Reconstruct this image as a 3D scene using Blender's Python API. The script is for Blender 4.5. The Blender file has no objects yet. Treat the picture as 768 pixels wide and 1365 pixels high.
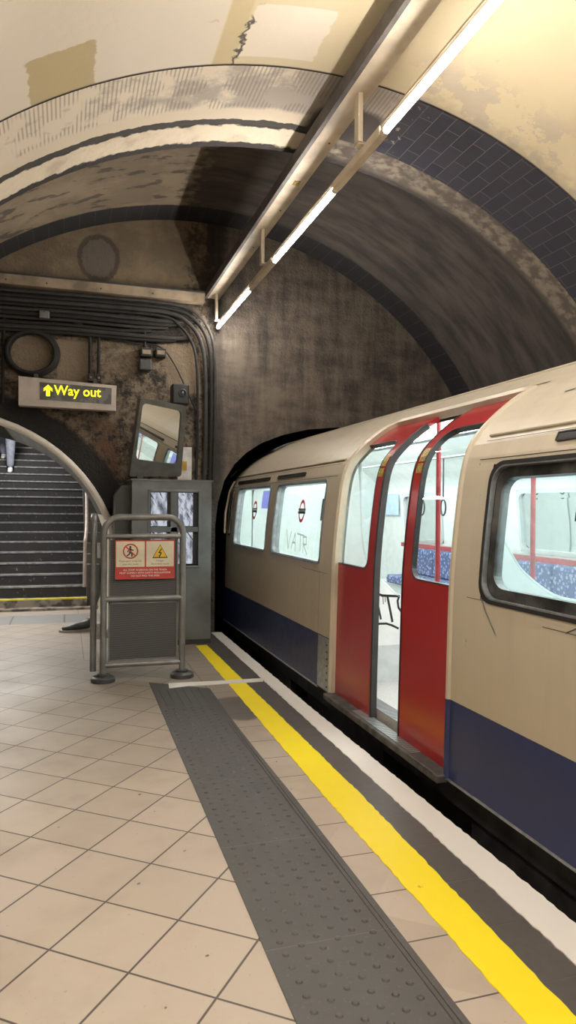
import bpy, bmesh, math, random
from mathutils import Vector, Matrix
from mathutils.geometry import tessellate_polygon
random.seed(7)
S = bpy.context.scene
C = S.collection
PI = math.pi

# ------------------------------------------------------------------ camera, world, light, exposure
F, YAW, PITCH, ROLL, EYE = 950.0, .30312, -.00538, .008495, 1.42
cam = bpy.data.cameras.new('camera')
cam.sensor_fit = 'VERTICAL'; cam.sensor_height = 36.0; cam.lens = F / 1365 * 36
cam.clip_start = .05; cam.clip_end = 200
co = bpy.data.objects.new('camera', cam); C.objects.link(co)
f0 = Vector((math.sin(YAW), math.cos(YAW), 0)); r0 = Vector((math.cos(YAW), -math.sin(YAW), 0)); u0 = Vector((0, 0, 1))
fw = f0 * math.cos(PITCH) + u0 * math.sin(PITCH); up = u0 * math.cos(PITCH) - f0 * math.sin(PITCH)
rt = r0 * math.cos(ROLL) + up * math.sin(ROLL); up2 = up * math.cos(ROLL) - r0 * math.sin(ROLL)
m = Matrix((rt, up2, -fw)).transposed().to_4x4(); m.translation = (0, 0, EYE)
co.matrix_world = m
S.camera = co
W = bpy.data.worlds.new('world'); S.world = W; W.use_nodes = True
W.node_tree.nodes['Background'].inputs[0].default_value = (.9, .92, 1, 1)
W.node_tree.nodes['Background'].inputs[1].default_value = .03
TUBE_L = 138.0       # platform fluorescent tubes
CAR_L = 17.0         # ceiling light strip inside the train
S.view_settings.view_transform = 'Standard'; S.view_settings.look = 'None'
S.view_settings.gamma = 1; S.view_settings.use_curve_mapping = False
S.view_settings.exposure = 0.15
S.cycles.use_denoising = True
S.cycles.max_bounces = 8; S.cycles.transparent_max_bounces = 16
S.cycles.sample_clamp_indirect = 4


def area(name, loc, rot, sx, sy, power, col=(1, .95, .87)):
    l = bpy.data.lights.new(name, 'AREA'); l.shape = 'RECTANGLE'; l.size = sx; l.size_y = sy; l.energy = power; l.color = col
    o = bpy.data.objects.new(name, l); o.location = loc; o.rotation_euler = rot; C.objects.link(o)
    return o


area('stair_passage_fill', (-.9, 9.6, 2.3), (0, 0, 0), .3, 2.2, 80)  # added unseen light that brightens the passage behind the arch
area('stair_middle_fill', (-.9, 12.6, 3.35), (0, 0, 0), .3, 1.4, 110)  # added fill for the lower flight and the person
area('stair_upper_fill', (-.9, 16.0, 5.0), (0, 0, 0), .3, 1.6, 130)  # added fill out of view over the top steps


# ------------------------------------------------------------------ node helpers
class NT:
    def __init__(s, name, rough=.6, spec=.5, metal=0.0):
        s.m = bpy.data.materials.new(name); s.m.use_nodes = True
        s.t = s.m.node_tree; s.n = s.t.nodes; s.l = s.t.links
        s.b = s.n['Principled BSDF']
        s.b.inputs['Roughness'].default_value = rough
        s.b.inputs['Metallic'].default_value = metal
        s.b.inputs['Specular IOR Level'].default_value = spec
        s.tc = s.n.new('ShaderNodeTexCoord')
        s.obj = s.tc.outputs['Object']; s.uv = s.tc.outputs['UV']
        g = s.n.new('ShaderNodeNewGeometry'); s.pos = g.outputs['Position']

    def put(s, sock, v):
        if isinstance(v, bpy.types.NodeSocket): s.l.new(v, sock)
        elif isinstance(v, (tuple, list)): sock.default_value = (*v, 1) if (len(v) == 3 and len(sock.default_value) == 4) else v
        else: sock.default_value = v

    def ma(s, op, a, b=0.0, c=0.0, clamp=False):
        n = s.n.new('ShaderNodeMath'); n.operation = op; n.use_clamp = clamp
        s.put(n.inputs[0], a); s.put(n.inputs[1], b)
        if op in ('MULTIPLY_ADD', 'SMOOTH_MIN', 'COMPARE'): s.put(n.inputs[2], c)
        return n.outputs[0]

    def mul(s, a, b): return s.ma('MULTIPLY', a, b)
    def add(s, a, b): return s.ma('ADD', a, b)
    def sub(s, a, b): return s.ma('SUBTRACT', a, b)
    def mx(s, a, b): return s.ma('MAXIMUM', a, b)

    def xyz(s, v):
        n = s.n.new('ShaderNodeSeparateXYZ'); s.l.new(v, n.inputs[0]); return n.outputs

    def comb(s, x, y, z=0.0):
        n = s.n.new('ShaderNodeCombineXYZ')
        for i, v in enumerate((x, y, z)): s.put(n.inputs[i], v)
        return n.outputs[0]

    def noise(s, scale, vec=None, detail=4, rough=.55, dist=0.0):
        n = s.n.new('ShaderNodeTexNoise'); n.inputs['Scale'].default_value = scale
        n.inputs['Detail'].default_value = detail; n.inputs['Roughness'].default_value = rough; n.inputs['Distortion'].default_value = dist
        s.l.new(vec if vec is not None else s.pos, n.inputs['Vector']); return n.outputs['Fac']

    def scl(s, v, sx, sy, sz):
        n = s.n.new('ShaderNodeVectorMath'); n.operation = 'MULTIPLY'; s.l.new(v, n.inputs[0]); n.inputs[1].default_value = (sx, sy, sz)
        return n.outputs[0]

    def step(s, v, a, b):
        n = s.n.new('ShaderNodeMapRange'); n.interpolation_type = 'SMOOTHSTEP'
        s.put(n.inputs[0], v); n.inputs[1].default_value = a; n.inputs[2].default_value = b
        return n.outputs[0]

    def win(s, v, a, b, e):     # 1 inside a..b with soft edge e
        return s.mul(s.step(v, a - e, a + e), s.sub(1.0, s.step(v, b - e, b + e)))

    def box(s, u, v, u0, u1, v0, v1, eu, ev): return s.mul(s.win(u, u0, u1, eu), s.win(v, v0, v1, ev))

    def mix(s, f, a, b):
        n = s.n.new('ShaderNodeMix'); n.data_type = 'RGBA'
        s.put(n.inputs[0], f); s.put(n.inputs[6], a); s.put(n.inputs[7], b); return n.outputs[2]

    def bump(s, h, strength=.3, dist=.01):
        n = s.n.new('ShaderNodeBump'); n.inputs['Strength'].default_value = strength; n.inputs['Distance'].default_value = dist
        s.put(n.inputs['Height'], h); s.l.new(n.outputs[0], s.b.inputs['Normal'])

    def col(s, c): s.put(s.b.inputs['Base Color'], c); return s
    def rough(s, c): s.put(s.b.inputs['Roughness'], c); return s


def simple(name, col, rough=.5, metal=0.0, var=.12, scale=9.0, spec=.5):
    t = NT(name, rough, spec, metal)
    d = tuple(c * (1 - var * 2.2) for c in col); l = tuple(min(1, c * (1 + var)) for c in col)
    t.col(t.mix(t.step(t.noise(scale), .3, .7), d, l))
    return t.m


def emis(name, col, strength):
    mm = bpy.data.materials.new(name); mm.use_nodes = True; n = mm.node_tree.nodes; b = n['Principled BSDF']
    b.inputs['Base Color'].default_value = (*col, 1); b.inputs['Emission Color'].default_value = (*col, 1); b.inputs['Emission Strength'].default_value = strength
    return mm


def glass(name, tint=(.85, .93, .92), refl=.08, haze=0.0):
    mm = bpy.data.materials.new(name); mm.use_nodes = True; t = mm.node_tree; n = t.nodes; n.remove(n['Principled BSDF'])
    tr = n.new('ShaderNodeBsdfTransparent'); tr.inputs[0].default_value = (*tint, 1)
    gl = n.new('ShaderNodeBsdfGlossy'); gl.inputs['Roughness'].default_value = .03
    fr = n.new('ShaderNodeFresnel'); fr.inputs[0].default_value = 1.45
    mx = n.new('ShaderNodeMixShader'); t.links.new(fr.outputs[0], mx.inputs[0]); t.links.new(tr.outputs[0], mx.inputs[1]); t.links.new(gl.outputs[0], mx.inputs[2])
    out = mx.outputs[0]
    if haze:
        df = n.new('ShaderNodeBsdfTranslucent'); df.inputs[0].default_value = (.8, .9, .88, 1)
        m2 = n.new('ShaderNodeMixShader'); m2.inputs[0].default_value = haze
        t.links.new(out, m2.inputs[1]); t.links.new(df.outputs[0], m2.inputs[2]); out = m2.outputs[0]
    t.links.new(out, n['Material Output'].inputs[0])
    return mm


# ------------------------------------------------------------------ mesh helpers
ORG = {}


class MB:
    def __init__(s): s.v = []; s.f = []; s.mi = []; s.uvs = None; s.cur = 0

    def V(s, p): s.v.append(tuple(p)); return len(s.v) - 1
    def face(s, idx): s.f.append(tuple(idx)); s.mi.append(s.cur)
    def quad(s, a, b, c, d): s.face([s.V(a), s.V(b), s.V(c), s.V(d)])
    def poly(s, pts): s.face([s.V(p) for p in pts])

    def box(s, x0, x1, y0, y1, z0, z1):
        i = [s.V((x, y, z)) for z in (z0, z1) for y in (y0, y1) for x in (x0, x1)]
        for q in ((0, 2, 3, 1), (4, 5, 7, 6), (0, 1, 5, 4), (2, 6, 7, 3), (0, 4, 6, 2), (1, 3, 7, 5)): s.face([i[k] for k in q])
        return s

    def obox(s, c, ax, ay, az):      # oriented box, half-axes
        c, ax, ay, az = map(Vector, (c, ax, ay, az))
        i = [s.V(c + ax * x + ay * y + az * z) for z in (-1, 1) for y in (-1, 1) for x in (-1, 1)]
        for q in ((0, 2, 3, 1), (4, 5, 7, 6), (0, 1, 5, 4), (2, 6, 7, 3), (0, 4, 6, 2), (1, 3, 7, 5)): s.face([i[k] for k in q])
        return s

    def tube(s, path, r, n=10, closed=False, cap=True):
        P = [Vector(p) for p in path]; rings = []
        k = len(P); nrm = None
        for i, p in enumerate(P):
            if closed: t = (P[(i + 1) % k] - P[i - 1])
            else: t = P[min(i + 1, k - 1)] - P[max(i - 1, 0)]
            t.normalize()
            if nrm is None:
                nrm = t.orthogonal().normalized()
            else:
                nrm = (nrm - t * nrm.dot(t)).normalized()
            b = t.cross(nrm)
            rr = r[i] if isinstance(r, (list, tuple)) else r
            rings.append([s.V(p + (nrm * math.cos(2 * PI * j / n) + b * math.sin(2 * PI * j / n)) * rr) for j in range(n)])
        for i in range(k if closed else k - 1):
            a, b = rings[i], rings[(i + 1) % k]
            for j in range(n): s.face((a[j], a[(j + 1) % n], b[(j + 1) % n], b[j]))
        if cap and not closed: s.face(rings[0][::-1]); s.face(rings[-1])
        return s

    def lathe(s, c, prof, n=20, axis='z'):   # prof: (radius, height)
        c = Vector(c); rings = []
        for r, h in prof:
            ring = []
            for j in range(n):
                a, b = r * math.cos(2 * PI * j / n), r * math.sin(2 * PI * j / n)
                ring.append(s.V(c + (Vector((a, b, h)) if axis == 'z' else Vector((a, -h, b)) if axis == 'y' else Vector((h, a, b)))))
            rings.append(ring)
        for a, b in zip(rings, rings[1:]):
            for j in range(n): s.face((a[j], a[(j + 1) % n], b[(j + 1) % n], b[j]))
        s.face(rings[0][::-1]); s.face(rings[-1])
        return s

    def prism(s, pts, d):           # 3-D outline pushed along d
        d = Vector(d); P = [Vector(p) for p in pts]; n = len(P)
        a = [s.V(p) for p in P]; b = [s.V(p + d) for p in P]
        for t in tessellate_polygon([P]):
            s.face([a[k] for k in t]); s.face([b[k] for k in reversed(t)])
        for j in range(n): s.face((a[j], b[j], b[(j + 1) % n], a[(j + 1) % n]))
        return s

    def ball(s, c, rx, ry, rz, n=12):
        c = Vector(c); rows = []
        for i in range(1, n // 2):
            a = PI * i / (n // 2)
            rows.append([s.V(c + Vector((rx * math.sin(a) * math.cos(2 * PI * j / n), ry * math.sin(a) * math.sin(2 * PI * j / n), rz * math.cos(a)))) for j in range(n)])
        t = s.V(c + Vector((0, 0, rz))); b = s.V(c - Vector((0, 0, rz)))
        for j in range(n): s.face((t, rows[0][j], rows[0][(j + 1) % n])); s.face((b, rows[-1][(j + 1) % n], rows[-1][j]))
        for p, q in zip(rows, rows[1:]):
            for j in range(n): s.face((p[j], q[j], q[(j + 1) % n], p[(j + 1) % n]))
        return s

    def build(s, name, mats, parent=None, smooth=False, bevel=0.0, recalc=True):
        if not isinstance(mats, (list, tuple)): mats = [mats]
        o3 = Vector((0, 0, 0))
        if parent is not None: o3 = Vector(ORG.get(parent.name, (0, 0, 0)))
        me = bpy.data.meshes.new(name)
        me.from_pydata([Vector(v) - o3 for v in s.v], [], s.f)
        for mm in mats: me.materials.append(mm)
        for p, i in zip(me.polygons, s.mi): p.material_index = i
        if s.uvs:
            uv = me.uv_layers.new(name='UVMap')
            for p in me.polygons:
                for li in p.loop_indices: uv.data[li].uv = s.uvs[me.loops[li].vertex_index]
        if recalc:
            bm = bmesh.new(); bm.from_mesh(me)
            bmesh.ops.recalc_face_normals(bm, faces=bm.faces); bm.to_mesh(me); bm.free()
        if smooth:
            for p in me.polygons: p.use_smooth = True
            if hasattr(me, 'set_sharp_from_angle'): me.set_sharp_from_angle(angle=math.radians(40))
        o = bpy.data.objects.new(name, me); C.objects.link(o)
        if parent is not None:
            o.parent = parent; ORG[o.name] = tuple(o3)
        if bevel:
            md = o.modifiers.new('bevel', 'BEVEL'); md.width = bevel; md.segments = 2; md.limit_method = 'ANGLE'
        return o


def tag(o, label=None, cat=None, group=None, kind=None):
    if label: o['label'] = label
    if cat: o['category'] = cat
    if group: o['group'] = group
    if kind: o['kind'] = kind
    return o


def thing(name, label, cat, loc, group=None):
    o = bpy.data.objects.new(name, None); o.empty_display_size = .1; C.objects.link(o); o.location = loc
    ORG[o.name] = tuple(loc)
    return tag(o, label, cat, group)


def copy_tree(o, parent=None):
    c = o.copy(); C.objects.link(c); c.parent = parent
    for ch in list(o.children): copy_tree(ch, c)
    return c


def text(name, body, size, loc, rx, rz, matl, parent, align='LEFT', extrude=.0008, offset=0.0, xs=1.0):
    cu = bpy.data.curves.new(name, 'FONT'); cu.body = body; cu.size = size; cu.align_x = align; cu.align_y = 'CENTER'
    cu.extrude = extrude; cu.offset = offset; cu.resolution_u = 3
    to = bpy.data.objects.new(name + '_src', cu); C.objects.link(to)
    dg = bpy.context.evaluated_depsgraph_get()
    me = bpy.data.meshes.new_from_object(to.evaluated_get(dg)); bpy.data.objects.remove(to); bpy.data.curves.remove(cu)
    me.materials.clear(); me.materials.append(matl)
    M4 = Matrix.Translation(Vector(loc) - Vector(ORG.get(parent.name, (0, 0, 0)))) @ Matrix.Rotation(rz, 4, 'Z') @ Matrix.Rotation(rx, 4, 'X') @ Matrix.Diagonal((xs, 1, 1, 1))
    me.transform(M4)
    o = bpy.data.objects.new(name, me); C.objects.link(o); o.parent = parent; ORG[o.name] = ORG.get(parent.name, (0, 0, 0))
    return o


def arc(c, r, a0, a1, n): return [(c[0] + r * math.cos(math.radians(a0 + (a1 - a0) * i / n)), c[1] + r * math.sin(math.radians(a0 + (a1 - a0) * i / n))) for i in range(n + 1)]


def smoothpath(pts, n=6):        # Catmull-Rom
    P = [Vector(p) for p in pts]; out = []
    for i in range(len(P) - 1):
        a, b, c, d = P[max(i - 1, 0)], P[i], P[i + 1], P[min(i + 2, len(P) - 1)]
        for k in range(n):
            t = k / n
            out.append(.5 * ((2 * b) + (c - a) * t + (2 * a - 5 * b + 4 * c - d) * t * t + (3 * b - a - 3 * c + d) * t ** 3))
    out.append(P[-1]); return out


# ------------------------------------------------------------------ materials of the setting
def mat_floor():
    t = NT('platform_tiles', .35)
    x, y, z = t.xyz(t.pos)
    dx = t.sub(x, -.1783); dy = t.sub(y, 3.6571); sx = 1 / .2994
    u = t.mul(t.sub(t.mul(dx, .77988), t.mul(dy, .62593)), sx); v = t.mul(t.add(t.mul(dx, .62593), t.mul(dy, .77988)), sx)

    def line(c, w):
        fr = t.ma('ABSOLUTE', t.sub(t.ma('FRACT', t.add(c, .5)), .5))
        return t.sub(1.0, t.step(fr, w, w * 1.7))
    gd = t.mx(line(u, .0095), line(v, .0095))
    gs = t.mx(line(t.mul(t.sub(y, 1.805), 1 / .297), .008), line(t.mul(t.sub(x, 1.075), 1 / .3), .008))
    straight = t.mx(t.step(x, .84, .841), t.mul(t.step(y, 6.85, 6.86), t.step(x, .1, .101)))
    fr_tile = t.add(t.ma('FLOOR', u), t.mul(t.ma('FLOOR', v), 17.3))
    wn = t.n.new('ShaderNodeTexWhiteNoise'); wn.noise_dimensions = '1D'; t.l.new(fr_tile, wn.inputs['W'])
    g = t.add(t.mul(gd, t.sub(1.0, straight)), t.mul(gs, straight))
    n1 = t.noise(3.0); n2 = t.noise(60, detail=2)
    c = t.mix(wn.outputs['Value'], (.375, .305, .245), (.425, .35, .285))
    c = t.mix(t.mul(t.step(n1, .45, .75), .35), c, (.30, .235, .185))
    c = t.mix(t.mul(t.step(n2, .66, .74), .35), c, (.22, .17, .14))
    # grime that collects towards the gate and the stair arch
    dirt = t.mul(t.step(t.add(y, t.mul(n1, 1.2)), 3.4, 6.6), .72)
    c = t.mix(dirt, c, (.17, .145, .12))
    sp = t.step(t.noise(24, detail=1), .775, .785)
    c = t.mix(t.mul(sp, .8), c, (.05, .04, .035))
    c = t.mix(t.mul(g, .93), c, (.045, .034, .03))
    # slate threshold strip at the foot of the stairs
    st = t.win(y, 9.1, 9.8, .004)
    slate = t.mix(line(t.mul(x, 1.6), .012), t.mix(n1, (.10, .105, .11), (.17, .17, .175)), (.03, .03, .03))
    c = t.mix(st, c, slate)
    # dark asphalt along the edge
    c = t.mix(t.step(x, 1.30, 1.303), c, t.mix(t.noise(30), (.055, .048, .045), (.085, .075, .07)))
    # wet smear beside the tactile paving
    w = t.step(t.add(t.add(t.ma('POWER', t.mul(t.sub(x, 1.2), 3.6), 2.0), t.ma('POWER', t.mul(t.sub(y, 4.93), 3.0), 2.0)), t.mul(n1, 1.6)), 1.75, 1.3)
    c = t.mix(t.mul(w, .85), c, (.06, .053, .05))
    t.col(c); t.rough(t.add(.36, t.mul(n1, .25)))
    t.bump(t.sub(t.mul(n2, .05), g), .35, .004)
    return t.m


def mat_vault():
    t = NT('painted_vault', .75)
    u, v, _ = t.xyz(t.uv)
    nz = t.noise(2.2); nf = t.noise(14)
    uw = t.add(u, t.mul(t.sub(nf, .5), 1.2)); vw = t.add(v, t.mul(t.sub(nf, .5), .05))
    c = t.mix(t.step(u, 103.2, 103.7), (.56, .475, .315), (.61, .55, .465))
    c = t.mix(t.mul(nz, .25), c, (.52, .45, .33))
    c = t.mix(t.box(u, v, 101.3, 103.4, -9, 3.9, .2, .02), c, (.48, .39, .23))
    c = t.mix(t.box(uw, vw, 115.7, 122.4, 3.48, 3.9, .15, .006), c, (.41, .33, .185))
    c = t.mix(t.box(uw, v, 93.0, 100.9, 3.36, 3.78, .15, .006), c, (.66, .585, .49))
    c = t.mix(t.box(t.add(u, t.mul(t.sub(nf, .5), 3)), v, 100.9, 101.3, 3.45, 3.9, .15, .02), c, (.06, .05, .045))
    ed = t.step(t.add(v, t.mul(t.sub(nf, .5), .25)), 3.70, 3.86)
    pm = t.mul(t.mul(t.step(t.noise(4.5, detail=6, rough=.65), .50, .53), t.win(u, 40, 82, 3)), t.step(v, 3.35, 3.6))
    c = t.mix(t.mul(pm, .7), c, t.mix(nf, (.37, .32, .27), (.46, .395, .33)))
    c = t.mix(t.mul(t.mul(ed, t.win(u, 30, 80, 3)), .6), c, (.30, .25, .19))
    chip = t.step(t.noise(7, detail=3), .70, .715)
    c = t.mix(t.mul(chip, .5), c, (.46, .37, .26))
    c = t.mix(t.step(v, 3.845, 3.855), c, (.09, .07, .06))
    c = t.mix(t.step(t.add(u, t.mul(nf, 4)), 36, 28), c, t.mix(nz, (.035, .036, .038), (.075, .072, .07)))
    t.col(c); t.bump(t.add(nf, t.mul(pm, -.6)), .25, .01)
    return t.m


def mat_ring():
    t = NT('tiled_rib', .5)
    u, v, _ = t.xyz(t.uv)
    al = t.mul(u, 3.07 * PI / 180)
    br = t.n.new('ShaderNodeTexBrick'); t.l.new(t.comb(v, al), br.inputs['Vector'])
    br.inputs['Color1'].default_value = (.020, .021, .034, 1); br.inputs['Color2'].default_value = (.028, .028, .042, 1); br.inputs['Mortar'].default_value = (.10, .09, .09, 1)
    br.inputs['Scale'].default_value = 1; br.inputs['Mortar Size'].default_value = .0022; br.inputs['Brick Width'].default_value = .235; br.inputs['Row Height'].default_value = .10; br.inputs['Bias'].default_value = 0
    nf = t.noise(12); nz = t.noise(3.2, detail=6, rough=.65)
    # left: tiles gone, combed mortar bed
    cm = t.step(t.ma('SINE', t.mul(u, 13.5)), -.1, .7)
    pat = t.step(t.noise(5.0, t.comb(al, t.mul(v, .8)), detail=1), .42, .52)
    base = t.mix(t.step(t.add(nz, t.mul(t.sub(108.0, u), .012)), .45, .62), (.62, .545, .44), (.36, .315, .275))
    base = t.mix(t.mul(t.mul(cm, pat), .55), base, (.17, .145, .13))
    base = t.mix(t.mul(t.step(nf, .58, .7), .4), base, (.22, .19, .17))
    base = t.mix(t.mul(t.step(t.add(v, t.mul(t.sub(nz, .5), .12)), 4.27, 4.32), t.step(u, 88, 92)), base, (.60, .52, .41))
    base = t.mix(t.mul(t.step(t.add(v, t.mul(t.sub(nf, .5), .06)), 4.425, 4.43), .97), base, (.018, .016, .016))
    smu = t.step(t.add(t.mul(t.win(u, 80, 90, 3), t.step(v, 3.9, 4.3)), t.mul(nz, .3)), .6, .9)
    base = t.mix(smu, base, (.05, .042, .04))
    right = t.step(t.add(u, t.mul(t.sub(nf, .5), 2)), 80.8, 80.0)
    c = t.mix(right, base, br.outputs['Color'])
    pale = t.mul(t.step(t.add(t.noise(20), t.mul(t.sub(u, 79), .03)), .62, .7), right)
    c = t.mix(t.mul(pale, .6), c, (.4, .35, .3))
    t.col(c); t.rough(t.mix(right, (.8, .8, .8), (.5, .5, .5)))
    t.bump(t.mix(right, nf, br.outputs['Fac']), .3, .006)
    return t.m


def mat_band():
    t = NT('plaster_band', .85)
    u, v, _ = t.xyz(t.uv)
    nf = t.noise(11, detail=5); nz = t.noise(3.0, detail=5)
    l = t.mix(t.step(nz, .5, .72), (.66, .575, .45), (.45, .37, .28))
    w = t.add(v, t.mul(t.sub(nf, .5), .11))
    l = t.mix(t.mx(t.step(w, 4.72, 4.74), t.step(w, 4.525, 4.505)), l, (.025, .02, .02))
    r = t.mix(t.step(nf, .4, .62), (.075, .062, .052), t.mix(nz, (.21, .175, .135), (.15, .128, .105)))
    r = t.mix(t.step(w, 4.70, 4.78), r, (.03, .026, .024))
    t.col(t.mix(t.step(t.add(u, t.mul(nf, 6)), 86, 92), r, l)); t.bump(nf, .6, .02)
    return t.m


def mat_farvault():
    t = NT('sooty_vault', .8)
    u, v, _ = t.xyz(t.uv)
    al = t.mul(u, 3.8 * PI / 180)
    st = t.noise(1.6, t.comb(t.mul(al, .9), t.mul(v, 3.2), 0.0), detail=6, rough=.62)
    nz = t.noise(1.1, detail=5); nf = t.noise(10, detail=4)
    r = t.mix(t.step(st, .32, .68), (.042, .037, .036), (.108, .092, .080))
    r = t.mix(t.mul(t.step(nz, .5, .7), .5), r, (.05, .043, .041))
    l = t.mix(t.step(t.add(nz, t.mul(t.sub(nf, .5), .2)), .42, .62), (.20, .155, .11), (.29, .23, .16))
    l = t.mix(t.mul(t.step(t.noise(3.4, t.comb(al, t.mul(v, 2)), detail=5), .56, .62), .75), l, (.055, .045, .04))
    c = t.mix(t.step(t.add(u, t.mul(t.sub(nf, .5), 9)), 92, 96), r, l)
    e = t.add(v, t.mul(t.sub(nf, .5), .05))
    edge = t.step(e, 7.60, 7.63)
    jt = t.step(t.ma('ABSOLUTE', t.sub(t.ma('FRACT', t.mul(al, 6.0)), .5)), .47, .49)
    bl = t.mix(t.mul(jt, .5), t.mix(nf, (.012, .012, .014), (.024, .024, .028)), (.09, .075, .065))
    c = t.mix(edge, c, bl)
    t.col(c); t.bump(st, .4, .02)
    return t.m


def mat_endwall():
    t = NT('end_wall_masonry', .85)
    x, y, z = t.xyz(t.pos)
    nz = t.noise(1.5, detail=6, rough=.62); nf = t.noise(11, detail=6, rough=.72); nb = t.noise(34, detail=3)
    # right half: stained render with vertical washes and darker scuffs
    vs = t.noise(2.2, t.comb(t.mul(x, 3.2), 0.0, t.mul(z, .55)), detail=6, rough=.6)
    hs = t.noise(2.0, t.comb(t.mul(x, 1.0), 0.0, t.mul(z, 2.6)), detail=6, rough=.65)
    r = t.mix(t.step(t.add(t.mul(vs, .5), t.mul(hs, .5)), .36, .62), (.05, .042, .038), (.165, .134, .104))
    r = t.mix(t.mul(t.step(nz, .52, .68), .55), r, (.055, .047, .044))
    # left half
    brick = t.mix(t.step(nf, .36, .62), (.022, .018, .016), (.20, .155, .108))
    brick = t.mix(t.mul(t.step(nb, .55, .65), .6), brick, (.035, .028, .024))
    tan = t.mix(t.step(nz, .35, .7), (.27, .21, .145), (.20, .155, .107))
    xw = t.add(x, t.mul(t.sub(nf, .5), .10)); zw = t.add(z, t.mul(t.sub(nf, .5), .14))
    dist = t.ma('SQRT', t.add(t.ma('POWER', t.add(x, .36), 2.0), t.ma('POWER', t.sub(z, 3.03), 2.0)))
    m1 = t.step(dist, .22, .19)
    m2 = t.box(xw, zw, -.10, .24, 2.74, 3.20, .02, .02)
    m3 = t.box(t.add(xw, t.mul(z, .22)), zw, 1.70, 2.08, 2.70, 3.42, .03, .05)
    m4 = t.box(xw, zw, .40, .72, 2.85, 3.25, .05, .05)
    l = t.mix(t.mul(t.mx(m1, t.mx(m2, t.mx(m3, t.mul(m4, .35)))), .95), brick, tan)
    red = t.mul(t.box(xw, zw, .27, .56, 1.75, 2.36, .05, .06), t.step(nf, .38, .55))
    l = t.mix(t.mul(red, .8), l, (.125, .062, .035))
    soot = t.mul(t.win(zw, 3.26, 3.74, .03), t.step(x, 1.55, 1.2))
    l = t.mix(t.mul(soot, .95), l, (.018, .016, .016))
    ad = t.ma('SQRT', t.add(t.ma('POWER', t.add(x, 1.164), 2.0), t.ma('POWER', t.sub(z, .643), 2.0)))
    l = t.mix(t.step(t.add(ad, t.mul(t.sub(nf, .5), .1)), 2.05, 1.99), l, t.mix(nb, (.012, .011, .011), (.028, .025, .024)))
    upz = t.step(z, 3.80, 3.82)
    ut = t.mix(t.step(t.add(nz, t.mul(t.sub(nf, .5), .3)), .4, .62), (.27, .21, .135), (.185, .142, .098))
    rd = t.ma('SQRT', t.add(t.ma('POWER', t.mul(t.sub(x, .33), 1.15), 2.0), t.ma('POWER', t.sub(z, 4.12), 2.0)))
    rr = t.win(t.add(rd, t.mul(t.sub(nf, .5), .1)), .205, .26, .012)
    ut = t.mix(t.step(rd, .25, .2), ut, (.16, .135, .115)); ut = t.mix(t.mul(rr, .7), ut, (.05, .042, .037))
    ut = t.mix(t.mul(t.step(t.add(nf, t.mul(t.sub(x, 1.2), .7)), .55, .75), .8), ut, (.05, .043, .04))
    l = t.mix(upz, l, ut)
    c = t.mix(t.step(t.add(x, t.mul(t.sub(nf, .5), .06)), 1.60, 1.64), l, r)
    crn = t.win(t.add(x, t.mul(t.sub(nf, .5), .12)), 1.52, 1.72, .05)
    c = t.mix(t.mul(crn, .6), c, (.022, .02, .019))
    # tiled black ring where the wall meets the vault
    t.col(c); t.bump(t.add(nf, t.mul(nb, .5)), .8, .03)
    return t.m


M = {}
M['floor'] = mat_floor(); M['vault'] = mat_vault(); M['ring'] = mat_ring(); M['band'] = mat_band(); M['far'] = mat_farvault(); M['end'] = mat_endwall()
M['soot'] = simple('sooty_black', (.016, .015, .015), .85)
M['pit'] = simple('track_pit_black', (.010, .010, .010), .9)
M['cream_paint'] = simple('cream_gloss_paint', (.60, .52, .40), .45, var=.10, scale=5)
M['cream_dirty'] = simple('dirty_cream_paint', (.30, .235, .165), .6, var=.2, scale=5)
M['beam_side'] = simple('beam_side_dark', (.10, .09, .085), .6)  # side channel coloured darker than the cream flange
M['grey_steel'] = simple('grey_painted_steel', (.19, .19, .187), .38, .25, var=.12, scale=6)
M['grey_booth'] = simple('booth_grey_paint', (.165, .178, .182), .35, .1, var=.12, scale=3)
M['grey_dark'] = simple('dark_grey_paint', (.050, .052, .052), .45, .1)
M['black_rubber'] = simple('black_cable_sheath', (.014, .013, .0125), .8)
M['grey_cable'] = simple('dusty_cable_sheath', (.036, .032, .030), .85)
M['black'] = simple('matt_black', (.008, .008, .008), .5)
M['white_label'] = simple('white_label', (.62, .6, .56), .5)

# ------------------------------------------------------------------ the setting: vaults, walls, floor
CX, CZ, R1, R2 = 1.46, .85, 3.07, 3.8


def vault(name, R, y0, y1, matl, a0=-28, a1=208, ny=2):
    b = MB(); n = 118; b.uvs = []
    for j in range(ny + 1):
        y = y0 + (y1 - y0) * j / ny
        for i in range(n + 1):
            th = a0 + (a1 - a0) * i / n
            b.V((CX + R * math.cos(math.radians(th)), y, CZ + R * math.sin(math.radians(th)))); b.uvs.append((th, y))
    for j in range(ny):
        for i in range(n):
            p = j * (n + 1) + i; b.face((p, p + n + 1, p + n + 2, p + 1))
    o = b.build(name, matl, smooth=True, recalc=False)
    return tag(o, kind='structure')


vault('ceiling', R1, -7, 3.86, M['vault'])
vault('ceiling_tiled_rib', R1 - .004, 3.86, 4.49, M['ring'])
vault('ceiling_plaster_band', R1, 4.49, 4.80, M['band'])
vault('ceiling_far_vault', R2, 4.80, 8.03, M['far'])
b = MB()      # the step up into the taller far vault
A = arc((CX, CZ), R1, -28, 208, 100); B = arc((CX, CZ), R2, -28, 208, 100)
for i in range(100): b.quad((A[i][0], 4.8, A[i][1]), (A[i + 1][0], 4.8, A[i + 1][1]), (B[i + 1][0], 4.8, B[i + 1][1]), (B[i][0], 4.8, B[i][1]))
tag(b.build('trim_1', M['soot'], recalc=False), kind='structure')

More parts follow.
